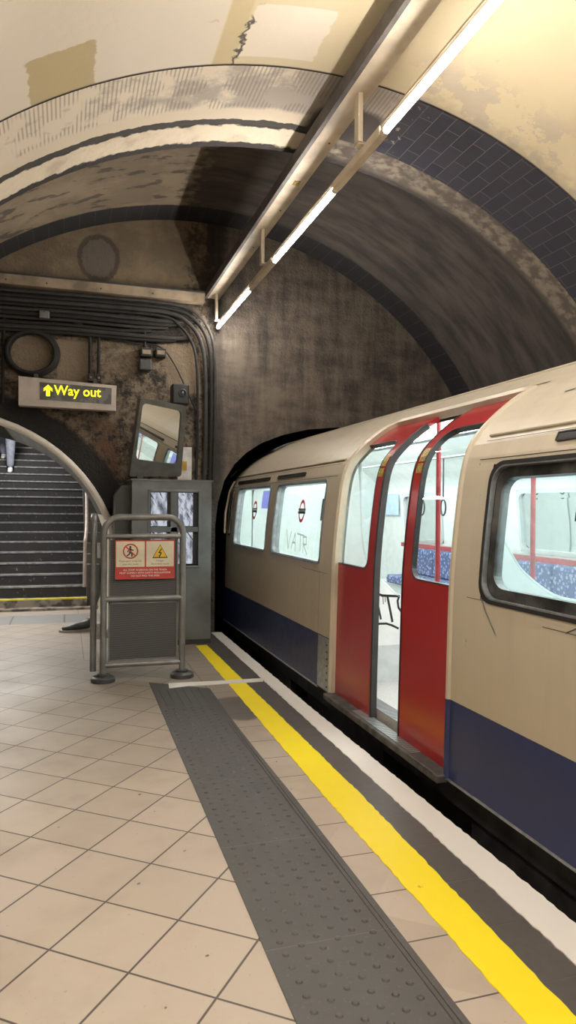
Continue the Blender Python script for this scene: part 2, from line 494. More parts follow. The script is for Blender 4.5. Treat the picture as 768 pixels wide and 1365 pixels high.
AX, AZ, AR = -1.164, .643, 1.731
ze = 0.0
a_end = math.degrees(math.asin(-AZ / AR))
stair_arch = arc((AX, AZ), AR, 180 - a_end, a_end, 40)          # left foot over the top to the right foot
port = [(1.64, -.75), (1.64, .6), (1.64, 1.22), (1.665, 1.45), (1.743, 1.735), (1.86, 1.92), (2.0, 2.06), (2.184, 2.179), (2.45, 2.285), (2.75, 2.36), (3.12, 2.40)]
port = port + [(6.24 - x, z) for x, z in port[-2::-1]]
outer = arc((CX, CZ), R2 + .02, -25, 205, 90)
pl = [(outer[-1][0], -.75), (stair_arch[0][0] - .001, -.75)] + stair_arch + [(stair_arch[-1][0], -.75)] + port + [(outer[0][0], -.75)] + outer
b = MB(); P3 = [Vector((x, 8.03, z)) for x, z in pl]
ii = [b.V(p) for p in P3]
for tri in tessellate_polygon([P3]): b.face([ii[k] for k in tri])
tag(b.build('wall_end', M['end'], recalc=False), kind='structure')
b = MB()      # lining of the train tunnel
for i in range(len(port) - 1):
    (x0, z0), (x1, z1) = port[i], port[i + 1]
    b.quad((x0, 8.03, z0), (x1, 8.03, z1), (x1, 15, z1), (x0, 15, z0))
b.poly([(x, 15, z) for x, z in port])
tag(b.build('wall_tunnel', M['soot'], recalc=False), kind='structure')
b = MB()      # wall at the back of the platform hall behind the viewer, and the far side below the vault
b.box(-2.2, 5.2, -7.2, -7, -1, 4.2)
tag(b.build('wall_back', M['cream_dirty']), kind='structure')

# floor slab with the pit edge
b = MB(); b.box(-2.6, 1.685, -7, 8.03, -.75, 0); b.box(-3.2, .46, 8.03, 10.41, -.2, 0)
tag(b.build('floor', M['floor']), kind='structure')
b = MB(); b.box(1.685, 5.3, -7, 15, -.85, -.75)
tag(b.build('floor_track_bed', M['pit']), kind='structure')

# stair passage lining and steps
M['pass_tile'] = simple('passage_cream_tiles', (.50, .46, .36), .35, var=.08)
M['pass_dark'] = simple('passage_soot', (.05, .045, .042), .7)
b = MB()
secs = [(8.03, 0), (10.3, 0), (18.0, 3.85), (20.5, 3.85)]
for (ya, da), (yb, db) in zip(secs, secs[1:]):
    for i in range(40):
        (x0, z0), (x1, z1) = stair_arch[i], stair_arch[i + 1]
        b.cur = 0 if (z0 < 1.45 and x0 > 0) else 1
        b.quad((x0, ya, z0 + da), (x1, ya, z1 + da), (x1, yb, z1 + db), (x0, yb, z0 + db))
b.cur = 1; b.poly([(x, 20.5, z + 3.85) for x, z in stair_arch])
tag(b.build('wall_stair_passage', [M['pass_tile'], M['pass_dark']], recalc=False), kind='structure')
t = NT('worn_black_riser', .55)
n1 = t.noise(6, detail=5); n2 = t.noise(24, detail=2)
t.col(t.mix(t.step(n2, .68, .72), t.mix(n1, (.010, .010, .011), (.032, .032, .034)), (.16, .14, .13)))
M['riser'] = t.m
M['nosing'] = simple('worn_nosing_metal', (.26, .27, .28), .45, .3, var=.2, scale=14)
M['yellow_nosing'] = simple('yellow_nosing', (.62, .52, .03), .5)
t = NT('stair_base_concrete', .85)
t.col(t.mix(t.step(t.noise(7, detail=6), .4, .62), (.06, .052, .045), (.24, .21, .175)))
M['concrete'] = t.m
NST = 26
b = MB()
b.cur = 1; b.box(-2.78, .30, 10.38, 10.70, 0, .125)
b.cur = 0
for k in range(1, NST):
    y = 10.4 + .29 * k
    b.box(-2.78, .30, y, y + .60, .139 + .145 * (k - 1) - .1, .139 + .145 * k)
b.box(-2.78, .45, 10.4 + .29 * NST - .1, 20.5, 3.4, .139 + .145 * (NST - 1))
st = tag(b.build('floor_stairs', [M['riser'], M['concrete']]), kind='structure')
for k in range(NST):
    y = 10.4 + .29 * k; z = .139 + .145 * k
    b = MB(); b.box(-2.78, .302, y - .012, y + .05, z - .020 if k else z - .016, z + .004)
    b.build('stair_nosing', M['yellow_nosing'] if k == 0 else M['nosing'], st)
b = MB(); b.box(.30, .47, 10.41, 10.9, 0, .6)
for k in range(1, NST): b.box(.30, .62, 10.4 + .29 * k, 10.4 + .29 * (k + 1) + .01, .1 + .145 * k - .4, .139 + .145 * (k + 1) + .30)
tag(b.build('wall_stair_string', M['pass_dark']), kind='structure')
b = MB(); b.box(-2.9, .46, 10.2, 10.38, -.01, .03); tag(b.build('trim_2', M['concrete']), kind='structure')

# pale rounded moulding of the stair arch
t = NT('pale_arch_moulding', .5)
n1 = t.noise(6, detail=5)
t.col(t.mix(t.step(n1, .55, .8), (.88, .83, .75), (.5, .37, .31)))
b = MB(); b.tube([(x, 7.985, z) for x, z in stair_arch], .038, 12, cap=True)
tag(b.build('arch_moulding', t.m, smooth=True), 'pale rounded moulding curving over the stair arch under the lit sign', 'arch moulding')

# ------------------------------------------------------------------ lines and paving on the platform
t = NT('grey_tactile_rubber', .6)
x, y, z = t.xyz(t.pos)
n1 = t.noise(5, detail=5); n2 = t.noise(70, detail=2)
seam = t.step(t.ma('ABSOLUTE', t.sub(t.ma('FRACT', t.add(t.mul(t.sub(y, 2.185), 1 / .716), .5)), .5)), .0045, .002)
c = t.mix(n1, (.050, .047, .046), (.074, .069, .067)); c = t.mix(t.mul(t.step(n2, .62, .7), .4), c, (.12, .11, .10))
c = t.mix(t.mul(t.step(t.add(y, t.mul(n1, .8)), 4.9, 5.5), .6), c, (.05, .046, .043))
t.col(t.mix(t.mul(seam, .6), c, (.13, .12, .115))); t.bump(t.add(t.mul(n2, .3), t.mul(seam, -1.)), .3, .004)
M['tactile'] = t.m
b = MB(); L0, L1 = .622, 1.078
b.prism([(.655, 5.82, .0), (1.09, 5.50, .0), (1.072, 4.4, .0), (L1 + .005, 3.3, .0), (L1 - .01, -.9, .0), (L0 - .02, -.9, 0), (L0 - .005, 1.86, 0), (.633, 3.58, 0)], (0, 0, .004))
for i in range(6):
    x = L0 + .055 + i * .063
    for j in range(84):
        yy = -.6 + .067 * (j + .5 * (i % 2))
        if yy > 5.0: continue
        r = .0125
        c0 = len(b.v)
        for rr, h in ((r, .004), (r * .72, .0085), (r * .35, .0095)):
            for k in range(10): b.V((x + rr * math.cos(PI * .2 * k), yy + rr * math.sin(PI * .2 * k), h))
        for q in range(2):
            for k in range(10): b.face((c0 + q * 10 + k, c0 + q * 10 + (k + 1) % 10, c0 + q * 10 + 10 + (k + 1) % 10, c0 + q * 10 + 10 + k))
        b.face([c0 + 20 + k for k in range(10)])
for x in (1.035, 1.052): b.box(x, x + .006, -.9, 4.6, .004, .0075)
for i in range(6): b.box(.70 + i * .06, .706 + i * .06, 5.0, 5.55, .004, .007)
tag(b.build('tactile_paving', M['tactile'], recalc=False), 'dark grey studded tactile paving strip running along the beige platform tiles', 'tactile strip')


def paint(name, colr, chips):
    t = NT(name, .5)
    n1 = t.noise(16, detail=6, rough=.7); n2 = t.noise(3)
    c = t.mix(t.mul(n2, .4), colr, tuple(k * .75 for k in colr))
    t.col(t.mix(t.mul(t.step(n1, chips, chips + .03), .8), c, tuple(k * .35 + .03 for k in colr))); t.bump(n1, .25, .003)
    return t.m


def ragged(pts0, pts1, amp, z=.0035):
    """painted strip between two edges given as (x, y) lists, edges slightly uneven"""
    b = MB()

    def samp(p, y):
        for (xa, ya), (xb, yb) in zip(p, p[1:]):
            if ya <= y <= yb: return xa + (xb - xa) * (y - ya) / (yb - ya)
        return p[-1][0]
    y0, y1 = pts0[0][1], pts0[-1][1]; n = int((y1 - y0) / .03); prev = None
    for i in range(n + 1):
        y = y0 + (y1 - y0) * i / n
        xa = samp(pts0, y) + random.uniform(-amp, amp); xb = samp(pts1, y) + random.uniform(-amp, amp)
        r = [b.V((xa, y, 0)), b.V((xa, y, z)), b.V((xb, y, z)), b.V((xb, y, 0))]
        if prev:
            for k in range(3): b.face((prev[k], r[k], r[k + 1], prev[k + 1]))
        prev = r
    return b


tag(ragged([(1.228, -2), (1.228, 3.2), (1.287, 7.25)], [(1.374, -2), (1.374, 1.7), (1.412, 3.3), (1.404, 7.25)], .0035).build('yellow_safety_line', paint('yellow_line_paint', (.88, .70, .006), .68), smooth=False), 'yellow painted safety line between the paving strip and the white line', 'painted line')
tag(ragged([(1.530, -2), (1.532, 1.85), (1.545, 3.5), (1.590, 7.95)], [(1.682, -2), (1.682, 3.3), (1.680, 4.8), (1.704, 7.95)], .004, .0045).build('white_edge_line', paint('white_line_paint', (.72, .68, .63), .70)), 'long white painted line along the platform edge beside the train', 'painted line')
b = MB(); b.prism([(.800, 5.735, .002), (.785, 5.575, .002), (.92, 5.605, .002), (1.552, 5.60, .002), (1.57, 5.70, .002), (1.2, 5.71, .002)], (0, 0, .0055))
tag(b.build('white_stop_line', paint('white_tape_paint', (.70, .67, .62), .68)), 'short white painted bar crossing the yellow line by the barrier gate', 'painted line')

# ------------------------------------------------------------------ ceiling beam and strip lights
bm_ = thing('ceiling_beam', 'long cream steel beam running under the crown of the vault', 'beam', (1.58, 1, 3.79))
b = MB(); b.box(1.520, 1.660, -6.9, 8.0, 3.79, 3.806); b.build('bottom_flange', M['cream_paint'], bm_)
b = MB(); b.box(1.492, 1.520, -6.9, 8.0, 3.785, 3.872); o = b.build('side_channel', M['beam_side'], bm_); o['label'] = 'dark side of the beam'
b = MB(); b.box(1.56, 1.61, -6.9, 4.79, 3.806, 3.93); b.box(1.56, 1.61, 4.9, 8.0, 3.806, 3.95); b.build('web', M['cream_paint'], bm_)
t = NT('yellow_sticker', .5); t.col(t.mix(t.step(t.noise(90), .45, .55), (.45, .34, .06), (.12, .09, .03)))
M['sticker'] = t.m
b = MB(); b.box(1.57, 1.615, 4.92, 4.99, 3.786, 3.79); b.build('sticker', M['sticker'], bm_)
for yy in (2.9, 4.35, 5.45, 6.3):
    b = MB(); b.lathe((1.62, yy, 3.786), [(.007, 0), (.007, .006)], 8); b.build('bolt', M['grey_dark'], bm_)

lr = thing('light_rail', 'cream conduit and hangers carrying the strip lights under the beam', 'light rail', (1.64, 1, 3.5))
for y0, y1 in ((-.85, -.15), (1.35, 2.05), (3.56, 4.27), (5.70, 6.45)):
    b = MB(); b.box(1.614, 1.666, y0, y1, 3.452, 3.505); b.build('conduit', M['cream_paint'], lr, bevel=.006)
b = MB(); b.box(1.622, 1.658, -3, 8.0, 3.50, 3.512); b.build('rail', M['cream_dirty'], lr)
for yy in (-.5, 1.6, 3.79, 5.89, 7.82):
    b = MB(); b.box(1.575, 1.605, yy - .03, yy + .03, 3.50, 3.79); b.box(1.575, 1.66, yy - .03, yy + .03, 3.497, 3.512); b.build('hanger', M['cream_paint'], lr, bevel=.003)
M['tube'] = emis('fluorescent_tube_glow', (1.0, .93, .84), TUBE_L)


def strip(y0, y1, label):
    ym = (y0 + y1) / 2
    o = thing('strip_light', label, 'strip light', (1.64, ym, 3.48), 'fluorescent strip lights under the beam')
    b = MB(); b.tube([(1.64, y0 + .03, 3.462), (1.64, y1 - .03, 3.462)], .017, 12); b.build('tube', M['tube'], o, smooth=True)
    for ya, yb in ((y0, y0 + .035), (y1 - .035, y1)):
        b = MB(); b.tube([(1.64, ya, 3.462), (1.64, yb, 3.462)], .02, 12); b.build('end_cap', M['cream_paint'], o, smooth=True)
    b = MB(); b.box(1.625, 1.655, y0, y1, 3.482, 3.50); b.build('batten', M['cream_paint'], o)
    return o


strip(6.45, 7.99, 'farthest and smallest of the glowing strip lights, ending by the end wall')
strip(4.27, 5.70, 'middle of the three glowing strip lights under the beam')
strip(2.05, 3.56, 'nearest and longest of the glowing strip lights, leaving the top of the photo')
for y0 in (1.0, -.7, -2.4):  # added row out of view, softens the beam's shadow and lifts the floor
    o2 = strip(y0, y0 + 1.5, 'unseen strip light added as fill above the platform, %s the viewer' % ({1.0: 'just ahead of', -.7: 'level with'}.get(y0, 'some way behind')))
    o2.location.x = .05; o2.location.z = 3.30
strip(-.15, 1.35, 'strip light overhead just behind the viewer')
strip(-2.35, -.85, 'strip light farther behind the viewer')
strip(-4.55, -3.05, 'strip light at the back of the platform hall')

# ------------------------------------------------------------------ the train
PTS = [(1.80, .10), (1.803, .30), (1.808, .55), (1.818, 1.0), (1.83, 1.2), (1.85, 1.40), (1.877, 1.60), (1.917, 1.73), (1.995, 1.83), (2.10, 1.925), (2.22, 2.01), (2.36, 2.085), (2.55, 2.185), (2.75, 2.265), (2.95, 2.31), (3.12, 2.32)]
SP = smoothpath([(x, 0, z) for x, z in PTS], 5)
SP = [(p.x, p.z) for p in SP]
TL = [0.0]
for p, q in zip(SP, SP[1:]): TL.append(TL[-1] + math.hypot(q[0] - p[0], q[1] - p[1]))


def prof(t, off=0.0):            # point on the body side at arc length t, pushed inwards by off
    t = max(0, min(TL[-1], t)); k = 0
    while k < len(TL) - 2 and TL[k + 1] < t: k += 1
    f = (t - TL[k]) / (TL[k + 1] - TL[k]); x0, z0 = SP[k]; x1, z1 = SP[k + 1]
    a = SP[max(k - 1, 0)]; c = SP[min(k + 2, len(SP) - 1)]
    tx, tz = c[0] - a[0], c[1] - a[1]; l = math.hypot(tx, tz)
    return (x0 + (x1 - x0) * f + off * tz / l, z0 + (z1 - z0) * f - off * tx / l)


def tz(z):                       # arc length at height z
    for k in range(len(SP) - 1):
        if SP[k][1] <= z <= SP[k + 1][1]: return TL[k] + (TL[k + 1] - TL[k]) * (z - SP[k][1]) / (SP[k + 1][1] - SP[k][1])
    return TL[-1]


def rrect(y0, y1, t0, t1, r, n=6, rt=None):      # rounded rectangle as a loop in (y, t), long sides subdivided; rt: radius of the upper corners
    r2 = rt if rt is not None else r
    c = []
    for (cy, ct, a, rr) in ((y1 - r, t0 + r, -90, r), (y1 - r2, t1 - r2, 0, r2), (y0 + r2, t1 - r2, 90, r2), (y0 + r, t0 + r, 180, r)):
        c += [(cy + rr * math.cos(math.radians(a + 90 * i / n)), ct + rr * math.sin(math.radians(a + 90 * i / n))) for i in range(n + 1)]
    out = []
    for i, p in enumerate(c):
        q = c[(i + 1) % len(c)]; out.append(p); d = math.hypot(q[0] - p[0], q[1] - p[1]); k = int(d / .05) if r2 < .2 else int(d / .05)
        for j in range(1, k): out.append((p[0] + (q[0] - p[0]) * j / k, p[1] + (q[1] - p[1]) * j / k))
    return out


def at(y, t, off): x, z = prof(t, off); return (x, y, z)


def ring(b, lo, li, o0, o1):       # frame between two loops of equal count, from depth o0 (outer face) to o1
    n = len(lo)
    A = [b.V(at(y, t, o0)) for y, t in lo]; B = [b.V(at(y, t, o0)) for y, t in li]
    Cc = [b.V(at(y, t, o1)) for y, t in li]; D = [b.V(at(y, t, o1)) for y, t in lo]
    for i in range(n):
        j = (i + 1) % n
        b.face((A[i], A[j], B[j], B[i])); b.face((B[i], B[j], Cc[j], Cc[i])); b.face((A[j], A[i], D[i], D[j]))


def inset(loop, d):
    ys = [p[0] for p in loop]; ts = [p[1] for p in loop]
    cy, ct = (min(ys) + max(ys)) / 2, (min(ts) + max(ts)) / 2; hy, ht = (max(ys) - min(ys)) / 2, (max(ts) - min(ts)) / 2
    return [(cy + (y - cy) * (hy - d) / hy, ct + (t - ct) * (ht - d) / ht) for y, t in loop]


def fill(b, loop, off, rows=14):   # curved sheet filling a convex loop
    ts = [p[1] for p in loop]; t0, t1 = min(ts), max(ts); prev = None
    for k in range(rows + 1):
        t = t0 + (t1 - t0) * (k / rows) * .9999 + 5e-6; ys = []
        for (ya, ta), (yb, tb) in zip(loop, loop[1:] + loop[:1]):
            if (ta - t) * (tb - t) <= 0 and ta != tb: ys.append(ya + (yb - ya) * (t - ta) / (tb - ta))
        if len(ys) < 2: continue
        cur = (b.V(at(min(ys), t, off)), b.V(at(max(ys), t, off)))
        if prev: b.face((prev[0], prev[1], cur[1], cur[0]))
        prev = cur


t = NT('train_body_paint', .32, .35)
x, y, z = t.xyz(t.pos)
n1 = t.noise(1.6, detail=5); n2 = t.noise(18, detail=3); vs = t.noise(2.5, t.comb(0.0, t.mul(y, 3.0), t.mul(z, .4)), detail=5)
cr = t.mix(t.mul(t.step(vs, .45, .7), .4), (.45, .40, .315), (.37, .32, .25))
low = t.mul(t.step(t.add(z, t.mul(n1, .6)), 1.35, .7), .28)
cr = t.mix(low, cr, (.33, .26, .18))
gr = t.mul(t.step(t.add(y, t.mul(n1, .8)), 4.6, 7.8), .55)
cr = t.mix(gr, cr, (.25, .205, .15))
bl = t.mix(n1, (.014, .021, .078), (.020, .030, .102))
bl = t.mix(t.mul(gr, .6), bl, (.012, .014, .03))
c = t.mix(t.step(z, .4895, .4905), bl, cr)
c = t.mix(t.mul(t.step(n2, .72, .76), .35), c, (.10, .08, .06))
c = t.mix(t.step(y, 8.252, 8.256), c, (.014, .014, .015))   # tunnel darkness painted into the body colour past the portal
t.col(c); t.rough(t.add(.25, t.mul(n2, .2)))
M['body'] = t.m
M['body_cream'] = simple('body_cream_paint', (.47, .41, .32), .4, var=.08, scale=4)
t = NT('red_door_paint', .22, .6)
n1 = t.noise(2.5, detail=4)
t.col(t.mix(n1, (.28, .015, .018), (.33, .019, .022)))
M['red'] = t.m
M['liner'] = simple('white_interior_lining', (.80, .84, .82), .4, var=.03)
M['liner_grey'] = simple('interior_grey_panel', (.58, .62, .62), .45, var=.05)
M['rubber'] = simple('black_window_rubber', (.012, .012, .013), .4)
M['rubber_grey'] = simple('grey_edge_rubber', (.030, .030, .032), .7)
M['alu'] = simple('worn_aluminium', (.36, .38, .40), .35, .75, var=.12, scale=20)
M['darkframe'] = simple('dark_window_reveal', (.085, .085, .085), .3, .45, var=.35, scale=7)
M['glass'] = glass('window_glass', (.90, .97, .955)); M['glass_dusk'] = glass('grey_window_glass', (.42, .47, .48)); M['greyframe'] = simple('grey_window_reveal', (.22, .25, .27), .35, .2, var=.15); M['glass_near'] = glass('teal_window_glass', (.80, .92, .90), haze=.14); M['glass_far'] = glass('milky_window_glass', (.88, .96, .94), haze=.10)
M['redpole'] = simple('red_enamel_pole', (.38, .035, .045), .3)
M['carlight'] = emis('car_light_strip', (.93, 1.0, .98), CAR_L)
t = NT('blue_moquette', .9)
vo = t.n.new('ShaderNodeTexVoronoi'); vo.inputs['Scale'].default_value = 26; t.l.new(t.pos, vo.inputs['Vector'])
t.col(t.mix(t.step(vo.outputs['Distance'], .3, .5), (.30, .34, .48), (.09, .11, .24)))
M['moquette'] = t.m
M['carfloor'] = simple('speckled_car_floor', (.55, .55, .52), .5, var=.06, scale=80)
M['underframe'] = simple('underframe_grime', (.022, .021, .022), .7, var=.3, scale=8)

Y0T, Y1T = -6.5, 8.25
DY0, DY1 = 3.13, 4.70            # door opening
TD = tz(2.045)                   # head of the doorway
WIN = [(5.02, 6.32), (6.55, 7.86), (1.36, 2.85), (-.38, 1.10), (-2.3, -.75), (-4.1, -2.6)]
OWIN = [(5.02, 6.10), (7.62, 8.62)] + WIN[2:]     # windows of the far side
tw0, tw1 = tz(1.01), tz(1.63)

train = thing('tube_train', 'cream, red and blue tube train standing at the platform with its doors half open', 'train', (3.12, 2.5, -.75))
b = MB()
ts = sorted(set([k * TL[-1] / 44 for k in range(45)] + [tw0, tw1, TD]))
ys = sorted(set([Y0T, Y1T, DY0, DY1] + [v for w in WIN for v in w] + [v for w in OWIN for v in w])); ysF = ys + [9.8]


def hole(y, t):
    if DY0 < y < DY1 and t < TD: return True
    return any(a < y < c for a, c in WIN) and tw0 < t < tw1


def shell(off, y_lo, y_hi, hol):
    for ya, yb in zip(ys, ys[1:]):
        for ta, tb in zip(ts, ts[1:]):
            if not hol((ya + yb) / 2, (ta + tb) / 2):
                b.quad(at(ya, ta, off), at(yb, ta, off), at(yb, tb, off), at(ya, tb, off))
                # the opposite side, mirrored about the middle of the car


shell(0.0, Y0T, Y1T, hole)
for ya, yb in zip(ysF, ysF[1:]):     # far side
    for ta, tb in zip(ts, ts[1:]):
        if any(a < (ya + yb) / 2 < c for a, c in OWIN) and tw0 < (ta + tb) / 2 < tw1: continue
        q = [at(ya, ta, 0), at(ya, tb, 0), at(yb, tb, 0), at(yb, ta, 0)]
        b.poly([(6.24 - x, y, z) for x, y, z in q])
for e in (Y0T,):
    for i in range(len(ts) - 1):
        p, q = at(e, ts[i], 0), at(e, ts[i + 1], 0); b.quad(p, q, (6.24 - q[0], e, q[2]), (6.24 - p[0], e, p[2]))
# cab end: the nose closes in the tunnel with a pulled-in face
for i in range(len(ts) - 1):
    p, q = prof(ts[i]), prof(ts[i + 1])
    a, c = (p[0] + .28 * (p[0] < 2.4), 8.28, p[1]), (q[0] + .28 * (q[0] < 2.4), 8.28, q[1])
    a2, c2 = (a[0], 9.8, a[2]), (c[0], 9.8, c[2])
    b.quad((p[0], Y1T, p[1]), (q[0], Y1T, q[1]), c, a); b.quad(a, c, c2, a2)
    b.quad(a2, c2, (6.24 - q[0], 9.8, q[1]), (6.24 - p[0], 9.8, p[1]))
body = b.build('body_shell', M['body'], train, smooth=True)
b = MB()
for ya, yb in zip(ysF, ysF[1:]):     # interior lining
    for ta, tb in zip(ts, ts[1:]):
        if hole((ya + yb) / 2, (ta + tb) / 2) or ya > 8.2: continue
        b.quad(at(ya, ta, .07), at(ya, tb, .07), at(yb, tb, .07), at(yb, ta, .07))
    for ta, tb in zip(ts, ts[1:]):
        if any(a < (ya + yb) / 2 < c for a, c in OWIN) and tw0 < (ta + tb) / 2 < tw1: continue
        q = [at(ya, ta, .07), at(yb, ta, .07), at(yb, tb, .07), at(ya, tb, .07)]
        b.poly([(6.24 - x, y, z) for x, y, z in q])
b.box(2.115, 2.127, 8.2, 9.26, .16, 1.78); b.box(1.90, 2.127, 8.2, 8.21, .16, 1.68)
b.build('interior_lining', M['liner'], train, smooth=True)
b = MB(); b.box(1.88, 4.36, Y0T, 8.2, .10, .16); b.box(2.12, 4.36, 8.2, 9.3, .10, .16); b.build('car_floor', M['carfloor'], train)
b = MB(); b.prism([(max(x_, 2.095), 9.25, z_) for x_, z_ in [prof(t_, .06) for t_ in ts]] + [(6.24 - x_, 9.25, z_) for x_, z_ in [prof(t_, .06) for t_ in ts][-2::-1]], (0, .03, 0)); bk = b.build('cab_bulkhead', M['liner'], train)
b = MB(); b.box(2.0, 4.24, -6.3, 8.2, -.42, .08); b.box(1.86, 1.95, -6.3, 8.2, -.05, .09)
for k in range(7): b.box(1.88, 2.0, -5.5 + 1.9 * k, -4.6 + 1.9 * k, -.35, -.02)
b.build('underframe', M['underframe'], train)
for ya, yb in ((Y0T, DY0), (DY1 + .29, Y1T)):     # dull lower lip along the body
    b = MB(); b.box(1.795, 1.812, ya, yb, .092, .104); b.build('body_lip', M['alu'], train)
# raised rim round the doorway
b = MB(); P = rrect(DY0, DY1, -.02, TD, .01, rt=.10); Pi = inset(P, 0.0)
lo = rrect(DY0 - .085, DY1 + .085, -.03, TD + .035, .01, rt=.14); li = rrect(DY0, DY1, -.03, TD - .001, .01, rt=.06)
n = min(len(lo), len(li))


def resamp(loop, n):
    L = [0.0]
    for p, q in zip(loop, loop[1:] + loop[:1]): L.append(L[-1] + math.hypot(q[0] - p[0], q[1] - p[1]))
    out = []; k = 0; lp = loop + loop[:1]
    for i in range(n):
        s = L[-1] * i / n
        while L[k + 1] < s: k += 1
        f = (s - L[k]) / max(1e-9, L[k + 1] - L[k]); out.append((lp[k][0] + (lp[k + 1][0] - lp[k][0]) * f, lp[k][1] + (lp[k + 1][1] - lp[k][1]) * f))
    return out


lo = inset(li, -.045)
mid = inset(li, -.02)
n = len(li)
X = [[b.V(at(y, t, o)) for y, t in L] for L, o in ((lo, .002), (inset(li, -.035), -.012), (mid, -.014), (li, .0), (li, .05))]
for p, q in zip(X, X[1:]):
    for i in range(n):
        j = (i + 1) % n; b.cur = 1 if li[i][0] > 3.9 else 0; b.face((p[i], p[j], q[j], q[i]))
b.build('door_surround', [M['body'], M['body_cream']], train, smooth=True)
# drip rail and seams on the near body side
for ya, yb in ((Y0T, DY0 - .16), (DY1 + .12, 8.2)):
    for zz in (1.655, 1.745):
        t0 = tz(zz); b = MB(); b.quad(at(ya, t0, -.004), at(yb, t0, -.004), at(yb, t0 + .004, -.004), at(ya, t0 + .004, -.004)); b.build('panel_seam', M['rubber'], train)
    t0 = tz(1.775); b = MB(); b.tube([at(ya, t0, -.004), at(yb, t0, -.004)], .008, 8); b.build('drip_rail', M['body'], train, smooth=True)
for yy in (DY0 - .165, DY1 + .30):
    b = MB(); b.quad(at(yy, 0, -.0015), at(yy, tz(.95 if yy > 4 else 1.64), -.0015), at(yy + .004, tz(.95 if yy > 4 else 1.64), -.0015), at(yy + .004, 0, -.0015)); b.build('upright_seam', M['grey_dark'], train)
for (ya, yb, zz) in ((2.72, 2.965, 1.005), (1.0, 2.4, .955), (DY1 + .14, 5.4, .945)):
    b = MB(); b.quad(at(ya, tz(zz), -.0015), at(yb, tz(zz), -.0015), at(yb, tz(zz) + .003, -.0015), at(ya, tz(zz) + .003, -.0015)); b.build('level_seam', M['grey_dark'], train)
# bare metal corner panel by the far end of the doorway
b = MB(); fill(b, rrect(DY1 + .05, DY1 + .29, .01, tz(.485), .005), -.003, 4); pn = b.build('kick_panel', M['alu'], train)
for k in range(7):
    b = MB(); b.lathe((1.796, DY1 + .085, .14 + .05 * k), [(.006, -.004), (.004, .003)], 8, 'x'); b.build('rivet', M['grey_dark'], pn)
# roof joint
b = MB(); b.tube([at(Y0T, tz(2.20), -.003), at(8.2, tz(2.20), -.003)], .007, 6); b.build('roof_gutter', M['body'], train, smooth=True)
b = MB(); t0 = tz(2.05)
b.quad(at(DY0 - .1, t0 + .03, -.003), at(DY1 + .1, t0 + .03, -.003), at(DY1 + .1, t0 + .043, -.003), at(DY0 - .1, t0 + .043, -.003)); b.build('door_head_gap', M['rubber'], train)
# sill
b = MB(); b.box(1.745, 1.86, DY0 - .03, DY1 + .02, .075, .118); sl = b.build('door_sill', simple('worn_sill', (.065, .06, .056), .6, .2, var=.3, scale=12), train, bevel=.008)
t = NT('ribbed_tread', .4, .5, .6)
x, y, z = t.xyz(t.pos)
t.col(t.mix(t.step(t.ma('SINE', t.mul(y, 330.0)), -.2, .4), (.05, .05, .05), (.42, .43, .43)))
b = MB(); b.box(1.770, 1.845, DY0 + .3, DY1 - .45, .118, .121); b.build('tread_plate', t.m, sl)
b = MB(); b.box(1.88, 1.99, DY0, DY1, .160, .164); b.build('ribbed_step', t.m, train)


